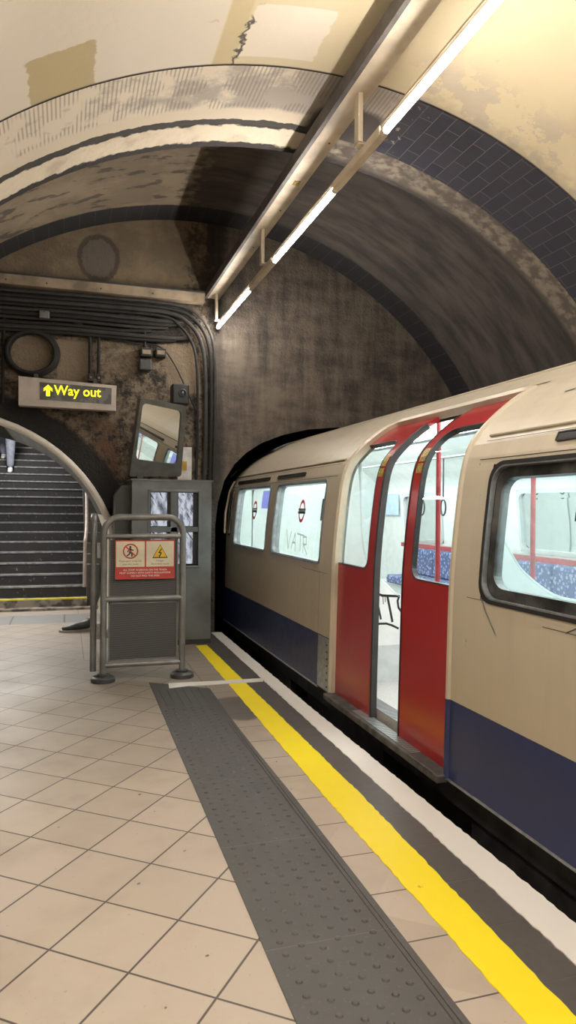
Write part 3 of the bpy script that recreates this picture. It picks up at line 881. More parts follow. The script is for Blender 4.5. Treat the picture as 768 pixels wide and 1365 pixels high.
# door leaves (they run in pockets behind the body side)
def leaf(y0, y1, wy0, wy1, lead, name_label):
    b = MB(); off = .028
    o_ = rrect(y0, y1, .012, TD - .006, .004, rt=.02); tw_a, tw_b = tz(1.035), tz(1.895)
    i_ = rrect(wy0, wy1, tw_a, tw_b, .07, rt=.10)
    tsl = sorted([.012 + (TD - .018) * k / 40 for k in range(41)] + [tw_a, tw_b])
    rows = []
    for k in range(len(tsl) - 1):
        ta, tb = tsl[k], tsl[k + 1]; m_ = (ta + tb) / 2
        if tw_a < m_ < tw_b:
            def span(t):
                yy = []
                for (ya, t_a), (yb, t_b) in zip(i_, i_[1:] + i_[:1]):
                    if (t_a - t) * (t_b - t) <= 0 and t_a != t_b: yy.append(ya + (yb - ya) * (t - t_a) / (t_b - t_a))
                return (min(yy), max(yy)) if len(yy) > 1 else ((wy0 + wy1) / 2,) * 2
            a0, a1 = span(min(max(ta, tw_a + 1e-4), tw_b - 1e-4)); c0, c1 = span(min(max(tb, tw_a + 1e-4), tw_b - 1e-4))
            for o2 in (off, off + .03):
                b.quad(at(y0, ta, o2), at(a0, ta, o2), at(c0, tb, o2), at(y0, tb, o2)); b.quad(at(a1, ta, o2), at(y1, ta, o2), at(y1, tb, o2), at(c1, tb, o2))
        else:
            for o2 in (off, off + .03): b.quad(at(y0, ta, o2), at(y1, ta, o2), at(y1, tb, o2), at(y0, tb, o2))
        for yy in (y0, y1): b.quad(at(yy, ta, off), at(yy, tb, off), at(yy, tb, off + .03), at(yy, ta, off + .03))
    d = b.build('door_leaf', M['red'], train, smooth=True, recalc=False); d['label'] = name_label
    b = MB(); ring(b, inset(i_, -.002), inset(i_, .005), off - .002, off + .03); b.build('window_seal', M['rubber'], d)
    b = MB(); fill(b, inset(i_, .006), off + .012, 22); b.build('window_pane', M['glass'], d, smooth=True)
    ye = y1 if lead > 0 else y0
    b = MB(); w = .024 if lead < 0 else .010
    ya, yb = (ye, ye + w) if lead > 0 else (ye - w, ye)
    for k in range(40):
        ta, tb = tsl[k], tsl[k + 1]
        for o2 in (off - .004, off + .034): b.quad(at(ya, ta, o2), at(yb, ta, o2), at(yb, tb, o2), at(ya, tb, o2))
        for yy in (ya, yb): b.quad(at(yy, ta, off - .004), at(yy, tb, off - .004), at(yy, tb, off + .034), at(yy, ta, off + .034))
    b.build('edge_rubber', M['rubber_grey'] if lead < 0 else M['rubber'], d)
    for k, (za, zb) in enumerate(((1.63, 1.69), (1.70, 1.785))):
        b = MB(); yc = (ye - .055 if lead > 0 else ye + .055)
        fill(b, rrect(yc - .035, yc + .035, tz(za), tz(zb), .004), off - .002, 4); s_ = b.build('warning_sticker', M['sticker'], d)
    return d


leaf(2.92, 3.690, 3.00, 3.592, +1, 'near red sliding door leaf, half run back into its pocket')
leaf(4.095, 5.01, 4.195, 4.93, -1, 'far red sliding door leaf with a grey rubber leading edge')

# side windows
roundel_red = simple('sticker_red', (.62, .015, .02), .4, var=.03); sticker_black = simple('sticker_black', (.008, .008, .010), .4)
sticker_white = simple('sticker_white', (.75, .75, .72), .5, var=.02)


def roundel(par, yc, zc, s):
    b = MB(); n = 28; o1 = -.0012 + .030
    for i in range(n):
        q = []
        for (r, k) in ((.062 * s, i), (.062 * s, i + 1), (.044 * s, i + 1), (.044 * s, i)):
            a = 2 * PI * k / n; q.append(at(yc + r * math.cos(a), tz(zc) + r * 1.28 * math.sin(a), o1))
        b.quad(*q)
    rr = b.build('roundel_sticker', roundel_red, par)
    tc = tz(zc); b = MB(); b.quad(at(yc - .078 * s, tc - .018 * s, o1 - .0006), at(yc + .078 * s, tc - .018 * s, o1 - .0006), at(yc + .078 * s, tc + .018 * s, o1 - .0006), at(yc - .078 * s, tc + .018 * s, o1 - .0006))
    b.build('roundel_bar', sticker_black, par)
    text('roundel_text', 'NO SMOKING', .0245 * s, (prof(tc, o1 - .0014)[0], yc, prof(tc, 0)[1]), PI / 2, -PI / 2, sticker_white, par, 'CENTER', .0003, xs=.93)


VENTS = [(5.60, 6.40), (6.68, 7.98), (1.3, 2.44), (-.38, .95), (-2.2, -.9), (-4.0, -2.7)]
for i, (a, c) in enumerate(WIN):
    near = a < 4
    b = MB(); lp = rrect(a, c, tw0, tw1, .085 if near else .05); out = inset(lp, -.010); inn = inset(lp, .028)
    lo = rrect(a - .012, c + .012, tw0 - .012, tw1 + .012, .09 if near else .055, 6); li = inset(lo, .018 if near else .014)
    # fills the square corners of the opening and gives the window its depth
    ring(b, lo, li, -.006, .070)
    wf = b.build('window_frame', M['rubber'] if near else M['greyframe'], train)
    if near:
        l2 = inset(lo, .024); l3 = inset(lo, .072)
        b = MB(); ring(b, l2, l3, .022, .066); b.build('inner_frame', M['darkframe'], wf)
        b = MB(); ring(b, inset(lo, .017), inset(lo, .025), -.004, .02); b.build('bright_bead', M['alu'], wf)
        b = MB(); fill(b, inset(lo, .066), .034, 12); b.build('window_pane', M['glass_near'], wf)
    else:
        b = MB(); ring(b, inset(lo, .013), inset(lo, .022), .002, .03); b.build('bright_bead', M['alu'], wf)
        b = MB(); fill(b, inset(lo, .026), .034, 12); b.build('window_pane', M['glass_far'], wf)
    if i == 0: roundel(wf, 5.62, 1.40, 1.22)
    if i == 1: roundel(wf, 7.16, 1.40, 1.22)
    if i == 2: roundel(wf, 2.215, 1.40, 1.0)
for a, c in OWIN:      # the windows of the opposite side
    lo = rrect(a - .012, c + .012, tw0 - .012, tw1 + .012, .09, 6); li = inset(lo, .045)
    b = MB(); A2 = [b.V((6.24 - p[0], p[1], p[2])) for p in (at(y, t, .076) for y, t in lo)]; B2 = [b.V((6.24 - p[0], p[1], p[2])) for p in (at(y, t, .082) for y, t in li)]; C2 = [b.V((6.24 - p[0], p[1], p[2])) for p in (at(y, t, .045) for y, t in li)]
    for k in range(len(lo)): j = (k + 1) % len(lo); b.face((A2[k], A2[j], B2[j], B2[k])); b.face((B2[k], B2[j], C2[j], C2[k]))
    of = b.build('opposite_window_frame', M['liner_grey'], train)
    b = MB(); fill(b, li, .05, 10); b.v = [(6.24 - x, y, z) for x, y, z in b.v]; b.build('opposite_window_pane', M['glass_dusk'], of)
for a, c in VENTS:
    b = MB(); t0, t1 = tz(1.690), tz(1.718)
    if a < 4: t0, t1 = tz(1.70), tz(1.738)
    ring(b, rrect(a, c, t0, t1, .004), rrect(a + .008, c - .008, t0 + .006, t1 - .006, .003), -.010, .01)
    fill(b, rrect(a + .006, c - .006, t0 + .004, t1 - .004, .003), -.008, 6); b.build('vent_slot', M['black'], train)
# paper notices in the far windows


def paper(name, colr):
    mm = bpy.data.materials.new(name); mm.use_nodes = True; t = mm.node_tree; b_ = t.nodes['Principled BSDF']; b_.inputs['Base Color'].default_value = (*colr, 1); b_.inputs['Roughness'].default_value = .7
    tl = t.nodes.new('ShaderNodeBsdfTranslucent'); tl.inputs[0].default_value = (*colr, 1); mx = t.nodes.new('ShaderNodeMixShader'); mx.inputs[0].default_value = .6
    t.links.new(b_.outputs[0], mx.inputs[1]); t.links.new(tl.outputs[0], mx.inputs[2]); t.links.new(mx.outputs[0], t.nodes['Material Output'].inputs[0]); return mm


lilac = paper('lilac_notice', (.30, .29, .72))
b = MB(); fill(b, rrect(6.64, 6.98, tz(1.42), tz(1.60), .004), .045, 4); b.build('lilac_notice', lilac, train)
b = MB(); fill(b, rrect(5.12, 5.20, tz(1.33), tz(1.50), .004), .045, 4); b.build('black_notice', sticker_black, train)


def stroke(b, pts, w, fn):        # flat marker stroke through points mapped by fn(u, v)
    for (u0, v0), (u1, v1) in zip(pts, pts[1:]):
        d = math.hypot(u1 - u0, v1 - v0); nx, ny = -(v1 - v0) / d * w, (u1 - u0) / d * w
        ex, ey = (u1 - u0) / d * w * .5, (v1 - v0) / d * w * .5
        b.quad(fn(u0 + nx - ex, v0 + ny - ey), fn(u0 - nx - ex, v0 - ny - ey), fn(u1 - nx + ex, v1 - ny + ey), fn(u1 + nx + ex, v1 + ny + ey))


faint = paper('faint_etched_mark', (.42, .45, .42))
b = MB(); fn = lambda u, v: at(5.98 - u, tz(1.06 + v), .030)
for s_ in ([(0, .17), (.07, .01), (.13, .16)], [(.16, .02), (.24, .15), (.27, .0)], [(.18, .07), (.26, .07)], [(.30, .15), (.47, .14)], [(.38, .15), (.40, .01)], [(.48, .0), (.46, .13), (.54, .13), (.55, .07), (.48, .07), (.58, -.01)]): stroke(b, s_, .007, fn)
b.build('scratched_graffiti', faint, train)
chalk = simple('chalk_scuff', (.46, .40, .31), .8)
b = MB(); fn = lambda u, v: at(u, tz(v), -.002)
stroke(b, [(5.20, .60), (4.97, .76)], .007, fn); stroke(b, [(4.98, .61), (5.17, .77)], .007, fn); b.build('chalk_cross', chalk, train)
b = MB(); stroke(b, [(2.84, 1.02), (2.81, .97), (2.72, .87)], .004, fn); b.build('body_scratch', M['alu'], train)
b = MB(); stroke(b, [(2.26, .955), (2.16, 1.0)], .003, fn); b.build('body_scratch', M['grey_dark'], train)
text('stock_number', '26', .035, (1.7985, 2.03, .205), PI / 2, -PI / 2, M['alu'], train, 'CENTER', .0003)
b = MB(); stroke(b, [(2.68, 1.952), (2.62, 1.956)], .004, fn); stroke(b, [(2.60, 1.957), (2.54, 1.962)], .004, fn); b.build('roof_mark', M['grey_dark'], train)
# cab door glass and pale grab rail at the nose
b = MB(); fill(b, rrect(8.03, 8.19, tz(1.10), tz(1.62), .03), -.003, 6); b.build('cab_door_pane', simple('dark_cab_glass', (.03, .05, .07), .1), train)
b = MB(); b.tube([at(8.23, tz(1.12), -.03), at(8.24, tz(1.35), -.04), at(8.22, tz(1.6), -.03), at(8.16, tz(1.72), -.02)], .013, 8); b.build('cab_grab_rail', M['cream_paint'], train, smooth=True)


# interior: draught screens with their swept edge, seats, poles, lights
def screen(yc, curve, fy, lab):
    b = MB(); base = [(1.875, .16), (1.875, 1.0), (1.90, 1.35), (1.95, 1.62), (2.0, 1.75)]
    pts = base + curve + [(curve[-1][0] + .10, curve[-1][1] - .01), (curve[-1][0] + .10, .16)]
    b.prism([(x, yc - .015, z) for x, z in pts], (0, .03, 0)); s_ = b.build('draught_screen', M['liner'], train); s_['label'] = lab
    b = MB(); b.tube([(x, yc, z) for x, z in smoothpath([(2.0, yc, 1.75)] + [(x, yc, z) for x, z in curve], 4) ] if False else [(p.x, yc, p.z) for p in smoothpath([(x, 0, z) for x, z in [(2.03, 1.75)] + curve], 4)], .016, 8)
    b.build('screen_edge_rail', M['liner_grey'], s_, smooth=True)
    b = MB(); b.box(1.88, curve[-1][0] + .105, yc - .018, yc + .018, .16, .43); b.build('kick_board', M['liner_grey'], s_)
    return s_


screen(3.08, [(2.050, 1.60), (2.058, 1.344), (2.147, 1.173), (2.237, 1.077), (2.397, .976), (2.55, .941)], 0, 'white draught screen with swept edge behind the big near window')
sc = screen(4.74, [(2.02, 1.5), (2.05, 1.12), (2.138, .951), (2.228, .867), (2.331, .783), (2.50, .74)], 0, 'white draught screen with black graffiti inside the doorway')
b = MB(); fn = lambda u, v: (u, 4.7245, v)
for s_, w in (([(2.150, .815), (2.165, .73), (2.190, .622)], .008), ([(2.115, .722), (2.168, .718)], .008), ([(2.178, .800), (2.20, .792), (2.335, .783)], .009), ([(2.240, .787), (2.262, .69), (2.282, .600)], .009), ([(2.335, .783), (2.322, .75), (2.33, .70), (2.36, .66)], .008),
             ([(2.135, .575), (2.18, .588), (2.235, .587), (2.28, .572), (2.33, .548)], .008), ([(2.142, .57), (2.145, .52)], .003), ([(2.205, .79), (2.209, .73)], .003), ([(2.222, .79), (2.225, .745)], .003), ([(2.152, .71), (2.153, .67)], .003)): stroke(b, s_, w, fn)
b.build('graffiti_tag', sticker_black, sc)
for ya, yb in ((-6, 3.0), (4.9, 8.2)):
    for side in (0, 1):
        n = max(1, round((yb - ya) / .52)); w = (yb - ya) / n
        for k in range(n):
            x0, x1 = (1.93, 2.38) if side == 0 else (3.86, 4.31)
            if side == 0 and yb > 4: continue
            b = MB(); b.box(x0, x1, ya + w * k + .01, ya + w * (k + 1) - .01, .50, .60)
            if side == 0: b.box(x0, x0 + .10, ya + w * k + .01, ya + w * (k + 1) - .01, .60, .93)
            else: b.box(x1 - .10, x1, ya + w * k + .01, ya + w * (k + 1) - .01, .60, .93)
            b.build('seat', M['moquette'], train, bevel=.025)
b = MB(); b.box(3.9, 4.32, -6, 8.6, .16, .50); b.build('seat_plinth', M['liner_grey'], train)
b = MB(); b.box(4.27, 4.33, -6, 8.6, .93, .98); b.build('seat_back_rail', M['redpole'], train)
for (x, y) in ((2.60, 4.64), (3.12, 4.24), (3.12, 1.0)):
    b = MB(); b.tube([(x, y, .16), (x, y, 2.10)], .018, 10); b.build('grab_pole', M['redpole'], train, smooth=True)
for x in (2.75, 3.49):
    b = MB(); b.box(x - .05, x + .05, -6, 9.1, 2.11, 2.14); b.build('car_light_strip', M['carlight'], train)
    b = MB(); b.tube([(x - .13 if x < 3 else x + .13, -6, 1.94), (x - .13 if x < 3 else x + .13, 9.1, 1.94)], .012, 8); b.build('grab_rail', M['alu'], train, smooth=True)
for k in range(2):
    y = 6.36 + .44 * k; xx = 3.62
    b = MB(); b.tube([(xx, y + .05 * math.cos(a * PI / 7), 1.44 + .08 * math.sin(a * PI / 7)) for a in range(14)], .009, 6, closed=True); b.tube([(xx, y, 1.52), (xx, y, 1.94)], .008, 6); b.build('grab_strap', M['grey_dark'], train, smooth=True)
map_m = simple('pale_route_map', (.50, .64, .78), .5, var=.06)
b = MB(); b.box(4.285, 4.290, 8.72, 9.2, 1.34, 1.78); b.build('route_map', map_m, bk)
b = MB(); b.box(4.21, 4.215, 8.85, 9.12, 1.84, 1.94); b.build('blue_notice', simple('blue_notice', (.05, .16, .60), .5), bk)

# ------------------------------------------------------------------ barrier gate by the stair arch
gate = thing('barrier_gate', 'grey tubular barrier gate with mesh panel and warning notice at the platform end', 'barrier', (.62, 5.96, 0))


def hoop(x0, x1, y0, y1, zb, zt, r):
    p = [(0, zb), (0, zt - .13)] + [(.13 - .13 * math.cos(math.radians(a)), zt - .13 + .13 * math.sin(math.radians(a))) for a in range(15, 91, 15)]
    L = math.hypot(x1 - x0, y1 - y0); p2 = p + [(L - a, c) for a, c in reversed(p)]
    return [(x0 + (x1 - x0) * u / L, y0 + (y1 - y0) * u / L, z) for u, z in p2]


b = MB(); b.tube(hoop(.302, .942, 5.96, 5.955, .02, 1.335, .027), .0265, 14); b.build('hoop_frame', M['grey_steel'], gate, smooth=True)
for z in (1.178, .665, .128):
    b = MB(); b.tube([(.31, 5.96, z), (.935, 5.955, z)], .021 if z != .665 else .024, 12); b.build('cross_rail', M['grey_steel'], gate, smooth=True)
for x, y in ((.302, 5.96), (.942, 5.955)):
    b = MB(); b.lathe((x, y, 0), [(.098, 0), (.098, .03), (.085, .042), (.05, .046), (.05, .06), (.03, .064)], 22); b.build('base_foot', M['grey_dark'], gate, smooth=True)
t = NT('fine_steel_mesh', .45, .5, .3)
x, y, z = t.xyz(t.pos)
ln = t.step(t.ma('SINE', t.mul(t.add(z, t.mul(x, .12)), 420.0)), -.3, .5); lx = t.step(t.ma('SINE', t.mul(x, 520.0)), -.2, .7)
t.col(t.mix(t.mul(ln, .7), (.05, .05, .052), t.mix(lx, (.10, .10, .102), (.15, .15, .152))))
M['mesh'] = t.m
b = MB(); b.box(.352, .893, 5.968, 5.974, .17, 1.15); b.build('mesh_panel', M['mesh'], gate)
for xa, xb, za, zb in ((.34, .352, .16, .66), (.893, .905, .16, .66), (.34, .905, .155, .17), (.34, .352, .68, 1.17), (.893, .905, .68, 1.17), (.34, .905, .625, .64)):
    b = MB(); b.box(xa, xb, 5.958, 5.978, za, zb); b.build('panel_bar', M['grey_steel'], gate)
redm = simple('notice_red', (.42, .045, .035), .45, var=.05); creamm = simple('notice_cream', (.62, .56, .42), .5, var=.05); amber = simple('notice_amber', (.70, .42, .02), .45, var=.04)
YN = 5.926
b = MB(); b.box(.389, .870, YN, YN + .008, .829, 1.147); nt = b.build('notice_board', redm, gate)
b = MB(); b.box(.396, .625, YN - .0015, YN, .930, 1.138); b.box(.637, .863, YN - .0015, YN, .930, 1.138); b.build('cream_panel', creamm, nt)


def nring(b, c, r0, r1, y, n=28):
    for i in range(n):
        a0, a1 = 2 * PI * i / n, 2 * PI * (i + 1) / n
        b.quad(*[(c[0] + r * math.cos(a), y, c[1] + r * math.sin(a)) for r, a in ((r0, a0), (r0, a1), (r1, a1), (r1, a0))])


fnn = lambda u, v: (u, YN - .0025, v)
b = MB(); b.cur = 0; cx, cz = .511, 1.058
for s_, w in (([(cx - .004, cz + .02), (cx - .002, cz - .008)], .009), ([(cx - .002, cz - .008), (cx + .012, cz - .022), (cx + .010, cz - .042)], .0052), ([(cx - .003, cz - .008), (cx - .012, cz - .026), (cx - .028, cz - .036)], .0052), ([(cx - .003, cz + .018), (cx + .016, cz + .008), (cx + .022, cz + .010)], .0042), ([(cx - .005, cz + .016), (cx - .020, cz + .004), (cx - .022, cz - .008)], .0042)): stroke(b, s_, w, fnn)
b.poly([(cx - .002 + .009 * math.cos(a * PI / 6), YN - .0025, cz + .034 + .009 * math.sin(a * PI / 6)) for a in range(12)])
b.build('walking_figure', M['black'], nt)
b = MB(); nring(b, (cx, cz), .062, .051, YN - .0032); fnn2 = lambda u, v: (u, YN - .0036, v); stroke(b, [(cx - .038, cz + .038), (cx + .038, cz - .038)], .005, fnn2)
b.build('prohibition_ring', redm, nt)
cx, cz = .750, 1.045
tri = lambda s, y: [(cx - .064 * s, y, cz - .045 * s), (cx + .064 * s, y, cz - .045 * s), (cx, y, cz + .068 * s)]
b = MB(); b.poly(tri(1.0, YN - .0025)); b.build('triangle_border', M['black'], nt)
b = MB(); b.poly([(x, y, z + .002) for x, y, z in tri(.86, YN - .0030)]); b.build('warning_triangle', amber, nt)
b = MB(); z0 = cz - .004; stroke(b, [(cx + .012, z0 + .034), (cx - .010, z0 + .004), (cx + .010, z0 + .002), (cx - .004, z0 - .026)], .0042, lambda u, v: (u, YN - .0036, v)); b.poly([(cx - .012, YN - .0036, z0 - .02), (cx + .004, YN - .0036, z0 - .018), (cx - .006, YN - .0036, z0 - .036)]); b.build('lightning_bolt', M['black'], nt)
ink = simple('notice_ink', (.09, .08, .065), .6)
for body, x, z, s_, mm in (('Passengers must not', .511, .978, .0215, ink), ('pass this point', .511, .952, .0215, ink), ('Danger', .750, .978, .0215, ink), ('Electrified tracks', .750, .952, .0215, ink),
                       ('ALL STAFF WORKING ON THE TRACK', .630, .904, .0205, sticker_white), ('MUST COMPLY WITH SAFETY REGULATIONS', .630, .880, .0205, sticker_white), ('DO NOT PASS THIS SIGN', .630, .856, .0205, sticker_white)):
    text('notice_text', body, s_, (x, YN - .0022, z), PI / 2, 0, mm, nt, 'CENTER', .0002)

# second leaf of the barrier, folded back and seen edge-on
lf = thing('barrier_gate', 'second barrier leaf folded back and seen edge-on left of the mesh gate', 'barrier', (.24, 6.6, 0))
b = MB(); b.tube(hoop(.226, .268, 6.04, 7.15, .07, 1.335, .027), .0265, 12); b.build('hoop_frame', M['grey_steel'], lf, smooth=True)
for z in (1.178, .665, .128):
    b = MB(); b.tube([(.227, 6.06, z), (.268, 7.13, z)], .021, 10); b.build('cross_rail', M['grey_steel'], lf, smooth=True)
b = MB(); b.prism([(.229, 6.10, .17), (.266, 7.09, .17), (.266, 7.09, 1.15), (.229, 6.10, 1.15)], (.006, 0, 0)); b.build('mesh_panel', M['mesh'], lf)
for z in (1.06, .40):
    b = MB(); b.box(.248, .285, 5.985, 6.03, z - .06, z + .06); h = b.build('hinge', M['alu'], lf, bevel=.004)

# ------------------------------------------------------------------ monitor cabinet
cab = thing('monitor_cabinet', 'grey steel monitor cabinet with bright screens standing behind the barrier gate', 'cabinet', (1.05, 7.65, 0))
b = MB(); fx0, fx1, fy = .645, 1.460, 7.35
b.box(fx0, fx1, fy + .10, 8.0, 0, 1.69)
# front wall with the window opening cut out
for q in ((fx0, .815, 0, 1.69), (1.335, fx1, 0, 1.69), (.815, 1.335, 1.59, 1.69), (.815, 1.335, 0, .80)): b.box(q[0], q[1], fy, fy + .10, q[2], q[3])
b.build('cabinet_body', M['grey_booth'], cab)
b = MB(); b.prism([(.490, 7.5, 0), (.49, 7.5, 1.54), (.55, 7.5, 1.64), (.645, 7.5, 1.64), (.645, 7.5, 0)], (0, .43, 0)); b.build('side_housing', M['grey_dark'], cab)
b = MB(); b.box(.812, 1.338, fy - .012, fy + .02, 1.575, 1.598); b.box(.812, 1.338, fy - .012, fy + .02, .795, .815); b.box(.805, .827, fy - .012, fy + .02, .795, 1.598); b.box(1.322, 1.345, fy - .012, fy + .02, .795, 1.598)
b.box(1.035, 1.105, fy - .004, fy + .05, .815, 1.58); b.box(.827, 1.325, fy - .004, fy + .05, 1.165, 1.215)
b.build('window_frame', M['grey_booth'], cab, bevel=.003)


def scr(name, vscale):
    t = NT(name, .15)
    x, y, z = t.xyz(t.pos)
    n = t.noise(vscale, t.comb(t.mul(x, 3.0), 0.0, t.mul(z, .9)), detail=4); n2 = t.noise(vscale * 2.3, t.comb(t.add(t.mul(x, 2.2), t.mul(z, 1.4)), 0.0, t.mul(z, .3)), detail=3)
    c = t.mix(t.step(n, .35, .6), (.12, .14, .19), (.66, .70, .80)); c = t.mix(t.step(n2, .56, .62), c, (.05, .05, .06))
    t.col((.02, .02, .02)); t.put(t.b.inputs['Emission Color'], c); t.b.inputs['Emission Strength'].default_value = .75
    return t.m


for k, (xa, xb, za, zb, vs) in enumerate(((.838, 1.0, 1.225, 1.57, 6), (1.118, 1.268, 1.225, 1.57, 9), (1.118, 1.268, .835, 1.16, 7), (.838, 1.0, .835, 1.16, 8))):
    b = MB(); b.box(xa - .012, 1.035 if k in (0, 3) else 1.322, fy + .030, fy + .06, za - .01, zb + .005); bz = b.build('screen_bezel', M['black'], cab)
    b = MB(); b.box(xa, xb, fy + .018, fy + .030, za, zb); b.build('screen', scr('monitor_picture_%d' % k, vs), bz)
b = MB(); b.box(.94, .975, fy - .02, fy, .33, .63); hd = b.build('red_handle', simple('red_plastic', (.42, .03, .05), .4), cab, bevel=.006); hd['label'] = 'red upright handle'
b = MB(); b.box(.63, 1.475, fy - .015, 8.0, 1.69, 1.705); b.build('cabinet_top', M['grey_booth'], cab)
b = MB(); b.box(fx0, fx1 + .002, fy - .012, fy, 0, .05); b.build('kick_plate', M['grey_dark'], cab)
M['paper_scrap'] = simple('torn_sticker', (.30, .36, .42), .6, var=.3, scale=40)
b = MB(); b.prism([(.90, fy - .002, .70), (.95, fy - .002, .70), (.965, fy - .002, .78), (.91, fy - .002, .77)], (0, .002, 0)); b.build('torn_sticker', M['paper_scrap'], cab)

# ------------------------------------------------------------------ convex mirror above the cabinet
mir = thing('platform_mirror', 'tilted grey framed mirror above the cabinet reflecting the train', 'mirror', (.92, 7.4, 1.71))
mc = Vector((.915, 7.42, 2.14)); vd = (mc - Vector((0, 0, EYE))).normalized()
tgt = (Vector((2.0, 6.15, 1.67)) - mc).normalized()
nrm = (tgt - vd).normalized()
ORGN = Vector((0, 0, EYE))
def on_plane(x, y, d=0.0):       # corner measured along the sight line, on the mirror plane
    dr = Vector((rt[i] * ((x - 384) / F) + up2[i] * ((682.5 - y) / F) + fw[i] for i in range(3)))
    return ORGN + dr * ((mc - ORGN).dot(nrm) / dr.dot(nrm)) + nrm * d
oc = [on_plane(*p) for p in ((172, 635), (241, 635), (248, 541), (187, 530))]
ic = [on_plane(*p) for p in ((180.5, 612), (236, 619), (242, 548), (190, 537))]


def roundq(c, r):
    out = []
    for i in range(4):
        p, a, q = c[i - 1], c[i], c[(i + 1) % 4]; d0 = (p - a).normalized() * r; d1 = (q - a).normalized() * r
        for k in range(6):
            s = k / 5; out.append((a + d0) * (1 - s) ** 2 + a * 2 * s * (1 - s) + (a + d1) * s ** 2)
    return out


lo, li = roundq(oc, .03), roundq(ic, .05)
b = MB(); n = len(lo)
X = [[b.V(p + nrm * d) for p in L] for L, d in ((lo, -.06), (lo, .012), (li, .012), (li, -.008))]
for p, q in zip(X, X[1:]):
    for i in range(n): j = (i + 1) % n; b.face((p[i], p[j], q[j], q[i]))
b.face(X[0]); b.build('mirror_frame', simple('mirror_frame_grey', (.095, .095, .085), .5), mir)
mm = bpy.data.materials.new('mirror_silver'); mm.use_nodes = True
pb = mm.node_tree.nodes['Principled BSDF']; pb.inputs['Metallic'].default_value = 1; pb.inputs['Roughness'].default_value = .02; pb.inputs['Base Color'].default_value = (.78, .78, .74, 1)
b = MB(); NN = 20; cen = sum(ic, Vector()) / 4; CURV = .05
g = []
for j in range(NN + 1):
    row = []
    for i in range(NN + 1):
        u, v = i / NN, j / NN
        p = (ic[0] * (1 - u) + ic[1] * u) * (1 - v) + (ic[3] * (1 - u) + ic[2] * u) * v
        d2 = (p - cen).length_squared
        row.append(b.V(p + nrm * (-.004 - CURV * d2 + .0)))
    g.append(row)
for j in range(NN):
    for i in range(NN): b.face((g[j][i], g[j][i + 1], g[j + 1][i + 1], g[j + 1][i]))
b.build('mirror_glass', mm, mir, smooth=True)
b = MB(); b.box(.86, .95, 7.50, 7.98, 1.98, 2.06); b.box(.84, .97, 7.94, 8.03, 1.9, 2.2); b.box(.70, .76, 7.42, 7.9, 1.705, 1.76); b.build('mirror_bracket', M['grey_dark'], mir)

lp = thing('speaker_box', 'small black box with a round lens fixed on the wall above the mirror', 'box', (1.19, 7.75, 2.53))
b = MB(); b.box(1.09, 1.275, 7.68, 7.86, 2.53, 2.75); b.build('housing', M['black'], lp, bevel=.015)
b = MB(); b.lathe((1.20, 7.70, 2.65), [(.045, 0), (.045, .03), (.036, .035), (.030, .022)], 18, 'y'); ln_ = b.build('lens_ring', M['grey_dark'], lp, smooth=True)
b = MB(); b.lathe((1.20, 7.70, 2.65), [(.030, .02), (.02, .027), (.008, .03)], 16, 'y'); b.build('lens', simple('lens_glass', (.05, .07, .08), .05), ln_, smooth=True)
b = MB(); b.box(1.16, 1.21, 7.86, 8.03, 2.60, 2.68); b.build('bracket', M['grey_dark'], lp)
b = MB(); b.box(1.19, 1.345, 7.92, 8.03, 1.706, 2.09)
np_ = b.build('wall_notice', M['white_label']); tag(np_, 'pale box with a yellow label on the wall right of the mirror foot', 'label box')
b = MB(); b.box(1.20, 1.29, 7.914, 7.92, 1.83, 1.93); b.build('yellow_label', M['yellow_nosing'] if False else simple('amber_label', (.50, .30, .03), .5), np_)

# ------------------------------------------------------------------ lit sign
sg = thing('way_out_sign', 'lit yellow Way out sign in a pale box on the end wall above the arch', 'sign', (.02, 7.9, 2.6))
sa = math.radians(-2.2)
b = MB(); b.prism([(-.469, 7.84, 2.757), (.517, 7.84, 2.716), (.511, 7.84, 2.444), (-.467, 7.84, 2.456)], (0, .13, 0)); b.build('sign_case', simple('sign_pale_case', (.52, .46, .40), .5, var=.06), sg, bevel=.004)
b = MB(); b.prism([(-.262, 7.836, 2.708), (.466, 7.836, 2.686), (.462, 7.836, 2.512), (-.258, 7.836, 2.526)], (0, .01, 0))
t = NT('sign_display', .25); t.col(t.mix(t.step(t.noise(6, detail=5), .5, .54), (.045, .045, .042), (.10, .10, .095))); b.build('display_panel', t.m, sg)
M['sign_yellow'] = emis('sign_yellow_led', (.95, .86, .02), .95)
tx = text('sign_lettering', 'Way out', .142, (-.118, 7.830, 2.627), PI / 2, 0, M['sign_yellow'], sg, 'LEFT', .001, .0022, xs=.93)
b = MB(); ax, az = -.178, 2.622
b.prism([(ax - .019, 7.833, az - .058), (ax + .019, 7.833, az - .058), (ax + .019, 7.833, az + .012), (ax + .044, 7.833, az - .010), (ax + .044, 7.833, az + .022), (ax, 7.833, az + .062), (ax - .044, 7.833, az + .022), (ax - .044, 7.833, az - .010), (ax - .019, 7.833, az + .012)], (0, .003, 0)); b.build('arrow', M['sign_yellow'], sg)
b = MB(); b.box(-.32, -.28, 7.9, 8.03, 2.74, 2.80); b.box(.28, .32, 7.9, 8.03, 2.72, 2.78); b.build('bracket', M['grey_dark'], sg)

